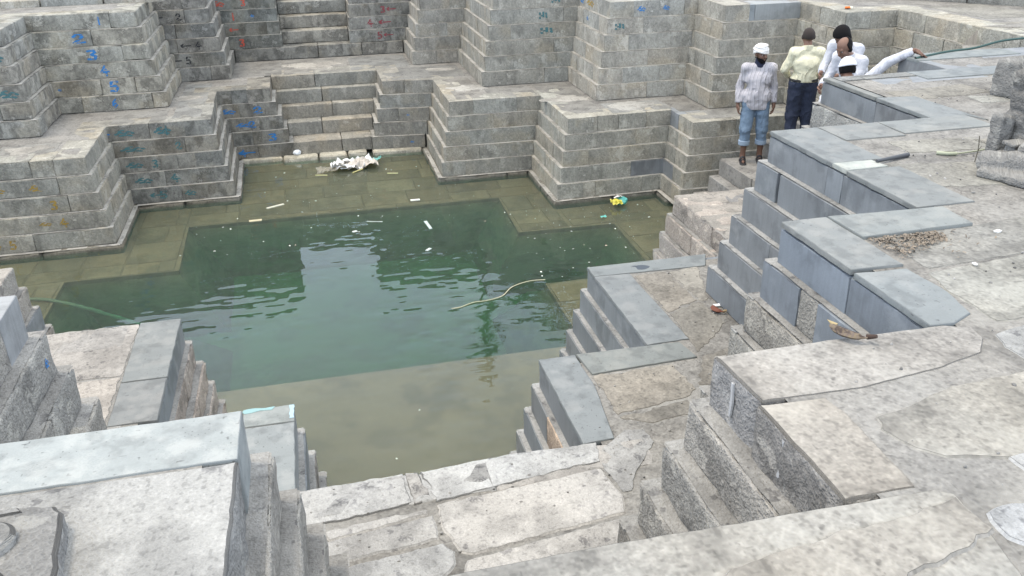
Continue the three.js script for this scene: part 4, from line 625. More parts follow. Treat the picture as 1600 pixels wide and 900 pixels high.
  if (o.cuffs) for (const s of ['L', 'R']) { const k = J['k' + s], a = J['a' + s], T = clamp((k[1] - cutL) / (k[1] - a[1])), p = V3(k, V3(a, k, -1), T); part(t, 'trouser_cuff', skin((x, y, z) => Math.max(capsule(V3(p, [0, 0.02, 0]), V3(p, [0, 0.08, 0]), 0.082, 0.084)(x, y, z), p[1] - y, y - p[1] - 0.075), V3(p, [-0.12, -0.05, -0.12]), V3(p, [0.12, 0.13, 0.12]), 0.01), o.cuffs); }
  for (const s of ['L', 'R']) { const a = J['a' + s], toe = o.toe?.[s] ?? [0, -0.062, 0.16], sole = blend([capsule(V3(a, [0, -0.085, -0.03]), V3(a, [toe[0], -0.085, toe[2] + 0.02]), 0.046, 0.048)], 0.01), sd = part(t, 'sandal', skin((x, y, z) => Math.max(sole(x, y, z), y - a[1] + 0.07), V3(a, [-0.22, -0.15, -0.22]), V3(a, [0.22, 0, 0.26]), 0.009), o.shoe ?? HAIR); for (const q of [0.3, 0.72]) part(sd, 'strap', skin((x, y, z) => { const f = blend(foot(s), 0.03)(x, y, z) - 0.009, u = ((x - a[0]) * toe[0] + (z - a[2]) * toe[2]) / Math.hypot(toe[0], toe[2]) - q * Math.hypot(toe[0], toe[2]); return Math.max(f, Math.abs(u) - 0.018); }, V3(a, [-0.24, -0.13, -0.24]), V3(a, [0.24, 0.05, 0.26]), 0.009), o.shoe ?? HAIR); }
  return { t, head, J };
}
const stand = (o = {}) => ({ head: [0, 1.565, 0.03], neck: [0, 1.43, 0], chest: [0, 1.22, 0], hip: [0, 0.93, 0], shL: [0.172, 1.36, 0], shR: [-0.172, 1.36, 0], elL: [0.25, 1.09, -0.03], elR: [-0.25, 1.09, -0.03], wrL: [0.265, 0.85, 0.03], wrR: [-0.265, 0.85, 0.03], hL: [0.09, 0.9, 0], hR: [-0.09, 0.9, 0], kL: [0.105, 0.49, 0.015], kR: [-0.105, 0.49, 0.015], aL: [0.11, 0.09, -0.02], aR: [-0.11, 0.09, -0.02], ...o });
const down = (w, side) => [w, [0, -1, 0.12], [side, 0, 0.1], [0, 0, 1], 0.45];
function clothTex(fn, n = 256, m = 0.5) { const d = new Uint8Array(n * n * 4); for (let y = 0, i = 0; y < n; y++) for (let x = 0; x < n; x++, i += 4) { const c = fn(x / n, y / n); d[i] = enc(c[0]); d[i + 1] = enc(c[1]); d[i + 2] = enc(c[2]); d[i + 3] = 255; } const t = new THREE.DataTexture(d, n, n, THREE.RGBAFormat); t.wrapS = t.wrapT = THREE.RepeatWrapping; t.magFilter = THREE.LinearFilter; t.colorSpace = THREE.SRGBColorSpace; t.repeat.set(1 / m, 1 / m); t.needsUpdate = true; return t; }
const FOLD = (() => { const n = 256, d = new Uint8Array(n * n * 4); for (let y = 0, i = 0; y < n; y++) for (let x = 0; x < n; x++, i += 4) { const u = x / n, v = y / n, w = pf(u, v, 3, 3, 91), r = 1 - Math.abs(2 * pf((u + 0.25 * w) % 1, v, 5, 3, 93, 0.5) - 1); d[i] = d[i + 1] = d[i + 2] = 255 * clamp(r * r * 0.9 + 0.1 * pn(u, v, 60, 60, 95)); d[i + 3] = 255; } const t = new THREE.DataTexture(d, n, n, THREE.RGBAFormat); t.wrapS = t.wrapT = THREE.RepeatWrapping; t.magFilter = THREE.LinearFilter; t.repeat.set(2, 1.6); t.needsUpdate = true; return t; })();
const cloth = (m) => Object.assign(m, { bumpMap: FOLD, bumpScale: 0.02 });
{ // the man in the striped shirt
  const stripe = clothTex((u, v) => { const s = (u * 9) % 1, w = s < 0.16 || (s > 0.34 && s < 0.40) || (s > 0.62 && s < 0.66) ? 0.62 : 1, h = (v * 14) % 1 < 0.08 ? 0.92 : 1, k = 0.50 * w * h; return [k * 1.0, k * 0.97, k * 1.0]; });
  const denim = clothTex((u, v) => { const k = 0.8 + 0.3 * pf(u, v, 40, 3, 61) + 0.15 * pf(u, v, 8, 3, 63); return [0.16 * k, 0.225 * k, 0.30 * k]; });
  const J = stand({ hip: [0, 0.94, 0.01], aL: [0.13, 0.09, -0.03], aR: [-0.12, 0.09, 0.05], kL: [0.12, 0.49, 0.02], kR: [-0.12, 0.49, 0.06], elL: [0.235, 1.10, -0.05], wrL: [0.25, 0.86, 0.02], elR: [-0.24, 1.10, -0.05], wrR: [-0.255, 0.85, 0.03] });
  const p = person({ label: 'man in pale striped shirt, rolled jeans and white head cloth standing on the stair', at: [6.27, TER - 2 * RL, -11.42], turn: -0.38, J, headTurn: 0.55, nod: 0.1, belly: 0.135, hem: 0.78, shirt: cloth(new THREE.MeshStandardMaterial({ map: stripe, roughness: 0.9, vertexColors: true })), trousers: cloth(new THREE.MeshStandardMaterial({ map: denim, roughness: 0.95, vertexColors: true })), legCut: 0.25, cell: 0.016, cuffs: plain(0.27, 0.34, 0.42, 0.95), loose: 0.022, waist: 0.98, shoe: plain(0.012, 0.012, 0.014, 0.6), hands: [down(J.wrL, -1), down(J.wrR, 1)] });
  const wrap = plain(0.68, 0.67, 0.64, 0.95);
  part(p.t, 'head_cloth', p.head.shell((x, y, z) => Math.max(0.012 + 0.28 * z * (z > 0 ? 1 : 2.2) - y + 0.01, -9), 0.02 , 0.008), wrap);
  for (let i = 0; i < 4; i++) { const g = new THREE.TorusGeometry(0.092 - i * 0.008, 0.017, 8, 28); g.scale(1, 1.13, 1); g.rotateX(Math.PI / 2 + 0.22 - i * 0.08); g.rotateZ(0.12 * (i % 2 ? 1 : -1)); g.rotateY(0.55); part(p.t, 'cloth_fold', g, wrap, p.head.R([0, 0.045 + i * 0.022, -0.012])); }
  part(p.t, 'beard', p.head.shell((x, y, z) => Math.max(y + 0.055 - 0.2 * Math.abs(x), -0.012 - z, 0.0 - Math.hypot(x * 0.8, (y + 0.062) * 1.4) + 0.016), 0.007, 0.006), HAIR);
  part(p.t, 'scarf', skin((x, y, z) => Math.max(capsule(V3(J.neck, [0, -0.03, 0.0]), V3(J.neck, [0, 0.05, 0.01]), 0.078, 0.066)(x, y, z) + 0.01 * (noise3(x * 30, y * 30, z * 30) - 0.5), J.neck[1] - 0.05 - y, y - J.neck[1] - 0.07), V3(J.neck, [-0.12, -0.1, -0.12]), V3(J.neck, [0.12, 0.12, 0.12]), 0.008), plain(0.02, 0.025, 0.05, 0.95));
  for (let i = 0; i < 6; i++) part(p.t, 'button', new THREE.SphereGeometry(0.006, 6, 5), plain(0.5, 0.5, 0.5), [0.005, 0.86 + i * 0.085, 0.163 - i * 0.004]);
}
{ // the man in the yellow shirt, seen from behind
  const weave = clothTex((u, v) => { const k = 0.94 + 0.1 * pf(u, v, 60, 2, 71); return [0.68 * k, 0.65 * k, 0.47 * k]; }), navy = clothTex((u, v) => { const k = 0.85 + 0.3 * pf(u, v, 50, 2, 73); return [0.022 * k, 0.03 * k, 0.055 * k]; });
  const J = stand({ elL: [0.27, 1.12, 0.05], wrL: [0.16, 0.98, 0.22], elR: [-0.275, 1.11, 0.02], wrR: [-0.2, 0.93, 0.2], chest: [0, 1.22, -0.01] });
  const p = person({ label: 'man in pale yellow shirt and dark trousers seen from behind', at: [6.80, TER - RL, -11.1], turn: Math.PI - 0.25, J, skin: SKIN2, belly: 0.14, cell: 0.017, hem: 0.96, tucked: true, shirt: cloth(new THREE.MeshStandardMaterial({ map: weave, roughness: 0.9, vertexColors: true })), trousers: cloth(new THREE.MeshStandardMaterial({ map: navy, roughness: 0.9, vertexColors: true })), waist: 1.035, loose: 0.03, legCut: 0.03, hands: [[J.wrL, [-0.5, -0.1, 0.8], [0, -1, 0], [-0.8, 0, -0.5], 0.6], [J.wrR, [0.4, -0.3, 0.8], [0, -1, 0], [0.8, 0, -0.4], 0.6]] });
  part(p.t, 'hair', p.head.shell((x, y, z) => Math.max(-0.028 - y + 0.55 * Math.max(0, z) + (z > 0.03 ? 0.05 : 0), z - 0.06), 0.003, 0.007), plain(0.035, 0.027, 0.023, 0.95));
  part(p.t, 'belt', skin((x, y, z) => Math.max(blend([capsule(V3(J.hip, [-0.07, 0.02, 0]), V3(J.hip, [0.07, 0.02, 0]), 0.137, 0.137), capsule(V3(J.hip, [-0.05, 0.1, 0]), V3(J.hip, [0.05, 0.1, 0]), 0.14, 0.14)], 0.03)(x, y, z), Math.abs(y - 0.99) - 0.018), [-0.3, 0.9, -0.25], [0.3, 1.08, 0.25], 0.01), plain(0.015, 0.014, 0.014, 0.5));
  part(p.t, 'folded_paper', new THREE.BoxGeometry(0.012, 0.24, 0.15), plain(0.75, 0.75, 0.74), V3(J.wrR, [-0.08, -0.05, 0.06]), 0.4);
}
const linen = cloth(new THREE.MeshStandardMaterial({ color: new THREE.Color().setRGB(0.55, 0.56, 0.59), roughness: 0.9, vertexColors: true })), dhoti = new THREE.MeshStandardMaterial({ color: new THREE.Color().setRGB(0.6, 0.6, 0.6), roughness: 0.95, vertexColors: true });
const bent = (o = {}) => stand({ hip: [0, 0.9, -0.08], chest: [0, 1.16, 0.06], neck: [0, 1.34, 0.17], head: [0, 1.44, 0.26], shL: [0.185, 1.29, 0.13], shR: [-0.185, 1.29, 0.13], elL: [0.23, 1.03, 0.22], elR: [-0.23, 1.03, 0.22], wrL: [0.12, 0.98, 0.44], wrR: [-0.12, 0.98, 0.44], hL: [0.09, 0.88, -0.07], hR: [-0.09, 0.88, -0.07], ...o });
const WHITE = 'men in white bending together behind the slate wall';
{
  const J = bent({}), p = person({ label: 'tall man in white with thick dark hair leaning forward', at: [7.08, TER - RL + 0.24, -10.5], turn: -1.15, J, skin: SKIN2, nod: 0.75, group: WHITE, hem: 0.74, shirt: linen, trousers: dhoti, hands: [[J.wrL, [-0.3, -0.4, 0.8], [-0.8, 0, -0.2], [0, 0.8, 0.4], 0.7], [J.wrR, [0.3, -0.4, 0.8], [0.8, 0, -0.2], [0, 0.8, 0.4], 0.7]] });
  part(p.t, 'hair', p.head.shell((x, y, z) => Math.max(0.0 - y + 0.75 * Math.max(0, z + 0.01) - (z < 0 ? 0.06 : 0) + 0.022 * (noise3(x * 40 + 3, y * 40, z * 40) - 0.5), -9), 0.026, 0.008), HAIR);
}
{
  const J = bent({ elR: [-0.25, 1.04, 0.18] }), p = person({ label: 'balding man in white with head bowed, between the two other white figures', at: [6.66, TER, -9.72], turn: -1.3, J, skin: SKIN2, nod: 0.55, group: WHITE, hem: 0.72, shirt: linen, trousers: dhoti, hands: [[J.wrL, [-0.3, -0.4, 0.8], [-0.8, 0, -0.2], [0, 0.8, 0.4], 0.7], [J.wrR, [0.3, -0.4, 0.8], [0.8, 0, -0.2], [0, 0.8, 0.4], 0.7]] });
  part(p.t, 'hair', p.head.shell((x, y, z) => Math.max(-0.045 - y + 0.5 * Math.max(0, z), z - 0.012, 0.088 - Math.hypot(x, (y - 0.13) * 0.8, (z - 0.03) * 0.8)), 0.009, 0.007), HAIR);
}
{
  const J = bent({ chest: [0, 1.1, 0.05], shL: [0.185, 1.2, 0.12], shR: [-0.185, 1.22, 0.1], elL: [0.23, 0.96, 0.2], elR: [-0.37, 1.44, 0.02], wrR: [-0.56, 1.60, -0.17], head: [0, 1.35, 0.2], neck: [0, 1.25, 0.14] });
  const p = person({ label: 'man in white skull cap stretching one arm to the slate corner', at: [5.98, TER, -8.72], turn: Math.PI - 0.1, J, skin: SKIN, nod: 0.35, group: WHITE, hem: 0.72, shirt: linen, trousers: dhoti, hands: [[J.wrL, [-0.3, -0.4, 0.8], [-0.8, 0, -0.2], [0, 0.8, 0.4], 0.7], [J.wrR, [-0.85, -0.42, -0.35], [-0.3, -0.9, 0], [0.4, 0.1, -0.9], 0.3]] });
  part(p.t, 'skull_cap', p.head.shell((x, y, z) => Math.max(0.028 - y, -9), 0.014, 0.007), plain(0.70, 0.71, 0.73, 0.95));
  part(p.t, 'cap_band', p.head.shell((x, y, z) => Math.abs(y - 0.036) - 0.012, 0.018, 0.006), plain(0.62, 0.64, 0.68, 0.95));
  part(p.t, 'hair', p.head.shell((x, y, z) => Math.max(-0.05 - y + 0.8 * Math.max(0, z - 0.01), y - 0.03), 0.007, 0.007), HAIR);
}

// ---------------------------------------------------------------- carved fragments and loose stones
const rough = (f, a, q, s) => (x, y, z) => f(x, y, z) + a * (fbm3(x * q + s, y * q, z * q, 4) - 0.5);
const box = (c, h, r, turn = 0) => { const C = Math.cos(turn), S = Math.sin(turn); return (x, y, z) => { const u = x - c[0], w = z - c[2], X = Math.abs(u * C - w * S) - h[0] + r, Y = Math.abs(y - c[1]) - h[1] + r, Z = Math.abs(u * S + w * C) - h[2] + r; return Math.hypot(Math.max(X, 0), Math.max(Y, 0), Math.max(Z, 0)) + Math.min(Math.max(X, Y, Z), 0) - r; }; };
const tinted = (g, c) => white(g, c);
{
  const t = thing('carved_fragment', 'broken carved stone figure with folded limbs, lying at the frame edge', 'carved stone', [4.78, 0, -4.92], 0.0);
  const dirt = [0.9, 0.89, 0.86], groove = (f, ax, n, d) => (x, y, z) => f(x, y, z) + d * Math.pow(Math.abs(Math.sin((ax[0] * x + ax[1] * y + ax[2] * z) * n)), 14);
  const legs = blend([capsule([-0.36, 0.085, 0.10], [-0.06, 0.095, 0.30], 0.075, 0.09), capsule([-0.06, 0.095, 0.30], [0.40, 0.11, 0.30], 0.085, 0.10), box([0.1, 0.03, 0.22], [0.5, 0.035, 0.30], 0.02, 0.4)], 0.018);
  part(t, 'folded_leg', tinted(skin(rough(groove(legs, [0.8, 0, -0.6], 16, 0.012), 0.026, 14, 3), [-0.6, -0.02, -0.2], [0.65, 0.3, 0.65], 0.014), dirt), M.granite);
  part(t, 'folded_leg', tinted(skin(rough(blend([capsule([-0.16, 0.175, 0.20], [0.14, 0.20, 0.24], 0.055, 0.075), capsule([0.14, 0.20, 0.24], [0.4, 0.20, 0.10], 0.075, 0.08)], 0.02), 0.03, 14, 13), [-0.3, 0.05, -0.05], [0.55, 0.34, 0.4], 0.014), dirt), M.granite);
  const torso = blend([ball([0.16, 0.22, 0.03], [0.19, 0.20, 0.18]), box([0.12, 0.2, -0.06], [0.15, 0.2, 0.13], 0.05, 0.2), box([0.10, 0.44, -0.08], [0.15, 0.20, 0.13], 0.05, 0.3), box([0.14, 0.62, -0.10], [0.13, 0.12, 0.11], 0.04, 0.1)], 0.03);
  part(t, 'torso', tinted(skin(rough(groove(torso, [0.2, 1, 0], 22, 0.014), 0.05, 13, 7), [-0.2, 0.02, -0.35], [0.5, 0.85, 0.4], 0.014), dirt), M.granite);
  part(t, 'back_slab', tinted(skin(rough(box([-0.09, 0.18, -0.14], [0.05, 0.15, 0.07], 0.015, -0.2), 0.02, 15, 11), [-0.22, -0.02, -0.3], [0.05, 0.4, 0.02], 0.01), [0.8, 0.8, 0.78]), M.granite);
  part(t, 'carved_moulding', tinted(skin(rough(blend([box([-0.13, 0.185, 0.07], [0.075, 0.014, 0.06], 0.008), box([-0.13, 0.15, 0.07], [0.055, 0.02, 0.045], 0.01), box([-0.14, 0.115, 0.08], [0.09, 0.015, 0.07], 0.01)], 0.006), 0.012, 18, 15), [-0.28, 0.05, -0.05], [0.0, 0.24, 0.2], 0.009), dirt), M.granite);
  single('loose_stone', 'squared grey stone lying behind the broken carved figure', 'stone', tinted(skin(rough(box([0, 0.16, 0], [0.27, 0.17, 0.22], 0.04, 0.2), 0.05, 9, 21), [-0.5, -0.05, -0.5], [0.5, 0.55, 0.5], 0.026), [0.8, 0.8, 0.78]), M.granite, [6.36, 0, -6.62]);
  single('loose_stone', 'rough dark stone perched above the squared grey stone', 'stone', tinted(skin(rough(box([0, 0.34, 0], [0.26, 0.34, 0.25], 0.06, -0.2), 0.08, 8, 31), [-0.5, -0.05, -0.5], [0.5, 0.85, 0.5], 0.026), [0.72, 0.74, 0.78]), M.granite, [6.98, 0, -6.95]);
}
{
  const t = thing('carved_slab', 'weathered carved slab with a round boss on the near block', 'carved stone', [-1.05, 0.002, -2.3]);
  part(t, 'slab_body', slab([[-0.5, -0.24], [0.02, -0.262], [0.09, -0.245], [0.125, -0.20], [0.20, 0.35], [-0.5, 0.35]], 0.075, { jag: 0.006, b: 0.012, rows: 3, rough: 0.01, step: 0.03, tint: [0.78, 0.78, 0.77] }), M.granite, [0, 0.075, 0]);
  part(t, 'raised_band', slab([[-0.5, -0.235], [-0.02, -0.25], [0.0, -0.222], [-0.5, -0.20]], 0.015, { jag: 0.004, b: 0.006, step: 0.03, tint: [0.85, 0.85, 0.84] }), M.granite, [0, 0.083, 0]);
  const pts = []; for (let i = 0; i < 26; i++) { const a = i / 26 * 6.283; pts.push([-0.08 + 0.098 * Math.cos(a), -0.085 + 0.088 * Math.sin(a)]); }
  part(t, 'round_boss', slab(pts, 0.034, { jag: 0.004, b: 0.012, rows: 2, rough: 0.004, step: 0.03, tint: [0.9, 0.9, 0.88] }), M.granite, [0, 0.106, 0]);
  part(t, 'lower_boss', slab(pts.map(([x, z]) => [x * 1.1 + 0.02, z + 0.21]), 0.03, { jag: 0.004, b: 0.012, step: 0.03, tint: [0.9, 0.9, 0.88] }), M.granite, [0, 0.102, 0]);
}
{ // a stone kerb across the far corner of the paving
  const t = thing('stone_kerb', 'low dark stone kerb crossing the paving beyond the loose stones', 'kerb', [10.3, 0, -11.6]); t.userData.kind = 'thing';
  for (let i = 0; i < 5; i++) part(t, 'kerb_stone', stone(0.95, 0.34, 0.35, { b: 0.03, amp: 0.02, tint: tintOf([0.85, 0.85, 0.82], 0.1) }), M.old, [-1.15 + i * 0.62, 0.15, -1.6 + i * 0.74], -0.87);
  const u = thing('stone_kerb', 'pale stone kerb on the paving behind the blue numbered block', 'kerb', [-4.2, 0, -17.1]); u.userData.kind = 'thing';
  for (let i = 0; i < 4; i++) part(u, 'kerb_stone', stone(0.98, 0.14, 0.34, { b: 0.02, amp: 0.012, tint: tintOf([1.2, 1.2, 1.16], 0.08) }), M.old, [-1.6 + i * 1.0, 0.05, 0.1 - i * 0.03]);
}
// a low earth ramp where the far paving slumps over the second course
part(pave, 'earth_ramp', (() => { const g = geoOf([7.45, -0.24, -8.7, 10.4, 0.012, -8.9, 10.4, 0.016, -10.0, 8.62, 0.012, -10.0, 8.45, -0.24, -10.1], [0, 0, 3, 0, 3, 1, 1.2, 1.2, 1, 1.3], [0, 1, 4, 1, 2, 3, 1, 3, 4]); g.computeVertexNormals(); return g; })(), M.floor);

// ---------------------------------------------------------------- things lying about
const tube = (pts, r, n = 40, open = true) => new THREE.TubeGeometry(new THREE.CatmullRomCurve3(pts.map((p) => new THREE.Vector3(...p))), n, r, 7, !open);
const dryBanana = (len, r, bend) => { const pos = [], uv = [], idx = [], n = 16, m = 9; for (let i = 0; i <= n; i++) { const t = i / n, a = (t - 0.5) * bend, R = len / bend, q = r * Math.pow(Math.sin(Math.PI * clamp(t * 0.92 + 0.05)), 0.55) * (t > 0.86 ? 0.62 : 1) * (0.9 + 0.25 * noise3(t * 9, 2, 1)); for (let j = 0; j <= m; j++) { const b = j / m * 6.283, w = 1 + 0.10 * Math.cos(b * 5) + 0.12 * (noise3(t * 14, Math.cos(b) * 2 + 4, Math.sin(b) * 2) - 0.5); pos.push(R * Math.sin(a) + q * w * Math.cos(b) * Math.sin(a) * 0.7, q * 0.72 * w * Math.sin(b), R * (Math.cos(a) - 1) + q * w * Math.cos(b) * Math.cos(a)); uv.push(t, j / m); } } for (let i = 0; i < n; i++) for (let j = 0; j < m; j++) { const a = i * (m + 1) + j, c = a + m + 1; idx.push(a, a + 1, c, a + 1, c + 1, c); } const g = geoOf(pos, uv, idx); g.computeVertexNormals(); return g; };
const peelTex = clothTex((u, v) => { const n = pf(u, v, 7, 5, 81), d = sstep(0.42, 0.62, n), s = pn(u, v, 40, 8, 83); return [mix(0.15, 0.045, d) * (0.8 + 0.4 * s), mix(0.115, 0.030, d) * (0.8 + 0.4 * s), mix(0.078, 0.022, d)]; }, 256, 1);
{
  const t = thing('banana', 'shrivelled brown banana lying on the rough granite block', 'banana', [2.195, 0.034, -2.985], -1.05);
  part(t, 'peel', dryBanana(0.185, 0.026, 1.15), new THREE.MeshStandardMaterial({ map: peelTex, roughness: 0.75 }));
  const stalk = new THREE.CylinderGeometry(0.009, 0.013, 0.045, 8); stalk.rotateZ(-1.15); part(t, 'stalk', stalk, plain(0.055, 0.035, 0.025, 0.9), [0.098, 0.003, -0.045]);
  part(t, 'frayed_tip', new THREE.ConeGeometry(0.016, 0.05, 7).rotateZ(1.2), plain(0.34, 0.27, 0.14, 0.9), [-0.092, 0.004, -0.04]);
  const u = thing('banana', 'small reddish brown banana on the landing under the slate wall', 'banana', [3.17, TER + 0.026, -6.1], -1.3);
  part(u, 'peel', dryBanana(0.15, 0.027, 1.7), plain(0.145, 0.045, 0.022, 0.7)); part(u, 'stalk', new THREE.CylinderGeometry(0.01, 0.013, 0.035, 7).rotateZ(-0.9), plain(0.30, 0.22, 0.12), [0.068, 0.004, -0.045]);
}
single('paper_scrap', 'white paper scrap beside the reddish banana', 'paper', slab([[-0.03, -0.02], [0.03, -0.02], [0.02, 0.025], [-0.025, 0.02]], 0.008, { b: 0.002, jag: 0.004, step: 0.01 }), plain(0.72, 0.72, 0.7), [3.235, TER + 0.016, -6.2]);
{ const a = [3.85, 0.016, -5.205], g = new THREE.CylinderGeometry(0.012, 0.017, 0.33, 9); g.rotateZ(Math.PI / 2 - 0.02); single('rod', 'short dark grey rod lying on the trodden paving', 'rod', g, plain(0.06, 0.065, 0.07, 0.6), [4.01, 0.018, -5.26], 0.28); }
single('reed_stick', 'pale split stick with a green end lying near the carved figure', 'stick', mergeGeometries([tube([[4.40, 0.012, -5.30], [4.46, 0.014, -5.25], [4.52, 0.012, -5.24]], 0.014, 10), tube([[4.52, 0.012, -5.24], [4.72, 0.012, -5.26], [4.95, 0.02, -5.30]], 0.006, 10)]), plain(0.36, 0.38, 0.27, 0.8));
single('dry_twig', 'thin dry twig standing up from the paving by the carved figure', 'twig', mergeGeometries([tube([[0, -0.01, 0], [0.004, 0.09, 0.004], [-0.004, 0.19, 0]], 0.0035, 10), tube([[0.003, 0.08, 0.003], [0.02, 0.12, 0.01]], 0.0022, 4)]), plain(0.13, 0.12, 0.09, 0.9), [4.53, 0, -5.06]);
single('hose', 'thin dark green rope running from the resting hand over the paving', 'rope', tube([[6.47, 0.012, -8.40], [6.72, 0.014, -8.50], [7.05, 0.014, -8.62], [7.45, 0.016, -8.70], [7.9, 0.05, -8.82], [8.5, 0.03, -9.0], [9.3, 0.012, -9.15]], 0.013, 50), plain(0.03, 0.075, 0.065, 0.7));
{ const t = thing('marigold', 'small orange flower on the worn edge behind the men', 'flower', [7.93, 0.02, -12.0]); for (let i = 0; i < 9; i++) { const a = i * 2.4, g = new THREE.SphereGeometry(0.026, 7, 5); g.scale(1, 0.5, 1); part(t, 'petal', g, plain(0.62, 0.16, 0.03), [0.03 * Math.cos(a) * (i % 3) / 1.5, 0.008 * (i % 2), 0.03 * Math.sin(a) * (i % 3) / 1.5]); } part(t, 'pale_petal', new THREE.SphereGeometry(0.025, 7, 5), plain(0.7, 0.66, 0.5), [0.045, 0, 0.02]); }
single('stone_chip', 'white chip on the paving past the slate corner', 'stone chip', tinted(skin(rough(ball([0, 0.008, 0], [0.03, 0.012, 0.015]), 0.012, 30, 2), [-0.07, -0.02, -0.07], [0.07, 0.05, 0.07], 0.01), [1.8, 1.8, 1.75]), M.pale, [3.74, 0, -3.89]);
single('stone_chip', 'white chip nearest the pale flag stones', 'stone chip', tinted(skin(rough(ball([0, 0.008, 0], [0.012, 0.010, 0.024]), 0.012, 30, 5), [-0.07, -0.02, -0.07], [0.07, 0.05, 0.07], 0.01), [1.8, 1.8, 1.75]), M.pale, [3.30, 0, -3.53]);
{ const t = single('water_stain', 'dark wet stain on the slate coping', 'stain', mergeGeometries([slab(Array.from({ length: 14 }, (_, i) => { const a = i / 14 * 6.283; return [0.075 * Math.cos(a) * (0.9 + 0.2 * Math.cos(a * 3)), 0.055 * Math.sin(a)]; }), 0.0015, { b: 0.0005, jag: 0.004, step: 0.02 }), slab([[-0.09, -0.05], [-0.05, -0.055], [-0.04, -0.03], [-0.08, -0.035]], 0.0015, { b: 0.0005, jag: 0.003, step: 0.02 })]), plain(0.03, 0.038, 0.045, 0.35), [2.9, TER + 0.007, -7.14]); }
// dead leaves and husks swept against the slate corner
{
  const blade = new THREE.PlaneGeometry(0.030, 0.011, 3, 1); blade.rotateX(-Math.PI / 2); { const p = blade.attributes.position; for (let i = 0; i < p.count; i++) p.setY(i, 0.006 * Math.cos(p.getX(i) * 90) + (p.getZ(i) > 0 ? 0.004 : 0)); blade.computeVertexNormals(); }
  const n = 560, im = new THREE.InstancedMesh(blade, new THREE.MeshStandardMaterial({ roughness: 0.9, side: THREE.DoubleSide }), n), m = new THREE.Matrix4(), q = new THREE.Quaternion(), e = new THREE.Euler(), c = new THREE.Color();
  for (let i = 0; i < n; i++) { const a = rnd(), b = Math.pow(rnd(), 1.5); let x = 2.96 + a * 0.42 + 0.04 * rnd(), z = -3.985 + b * (0.30 - 0.20 * a) + 0.02 * rnd(); if (i % 19 === 0) { x += rr(0, 0.35); z += rr(-0.02, 0.2); } e.set(rr(-0.4, 0.4), rr(0, 6.28), rr(-0.4, 0.4)); m.compose(new THREE.Vector3(x, 0.005 + 0.006 * rnd(), z), q.setFromEuler(e), new THREE.Vector3(1, 1, 1).multiplyScalar(rr(0.4, 0.9))); im.setMatrixAt(i, m); const k = rr(0.5, 1.3); im.setColorAt(i, c.setRGB(0.2 * k, 0.165 * k, 0.125 * k)); }
  im.name = 'leaf_litter'; lit(im); im.userData = { kind: 'stuff', label: 'brown dead leaves and husks swept into the slate corner', category: 'leaf litter' }; scene.add(im);
}
// grit scattered over the paving
{
  const g = new THREE.IcosahedronGeometry(0.008, 0); g.scale(1, 0.6, 0.8); const n = 1500, im = new THREE.InstancedMesh(g, new THREE.MeshStandardMaterial({ roughness: 0.95 }), n), m = new THREE.Matrix4(), q = new THREE.Quaternion(), e = new THREE.Euler(), c = new THREE.Color();
  for (let i = 0; i < n; i++) { const lo = i % 3 === 0, x = lo ? rr(-0.3, 3.4) : rr(1.9, 7), z = lo ? rr(-7, -3.7) : rr(-7.4, -1.6), y = lo ? TER + 0.004 : 0.003, onTop = lo ? ((x > 1.6 && z > -5.6) || (x > 2.8 && z > -7) || (z > -4.5)) : ((x > 2 && z > -2.9) || (x > 3 && z > -4.2) || (x > 4 && z > -6) || x > 5.4); e.set(rnd() * 6, rnd() * 6, 0); m.compose(new THREE.Vector3(x, onTop ? y : -4.5, z), q.setFromEuler(e), new THREE.Vector3(1, 1, 1).multiplyScalar(Math.pow(rnd(), 2) * 1.3 + 0.35)); im.setMatrixAt(i, m); const k = rr(0.08, 0.4); im.setColorAt(i, c.setRGB(k, k * 0.97, k * 0.9)); }
  im.name = 'grit'; lit(im); im.userData = { kind: 'stuff', label: 'small stones and grit scattered over the paving', category: 'grit' }; scene.add(im);
}

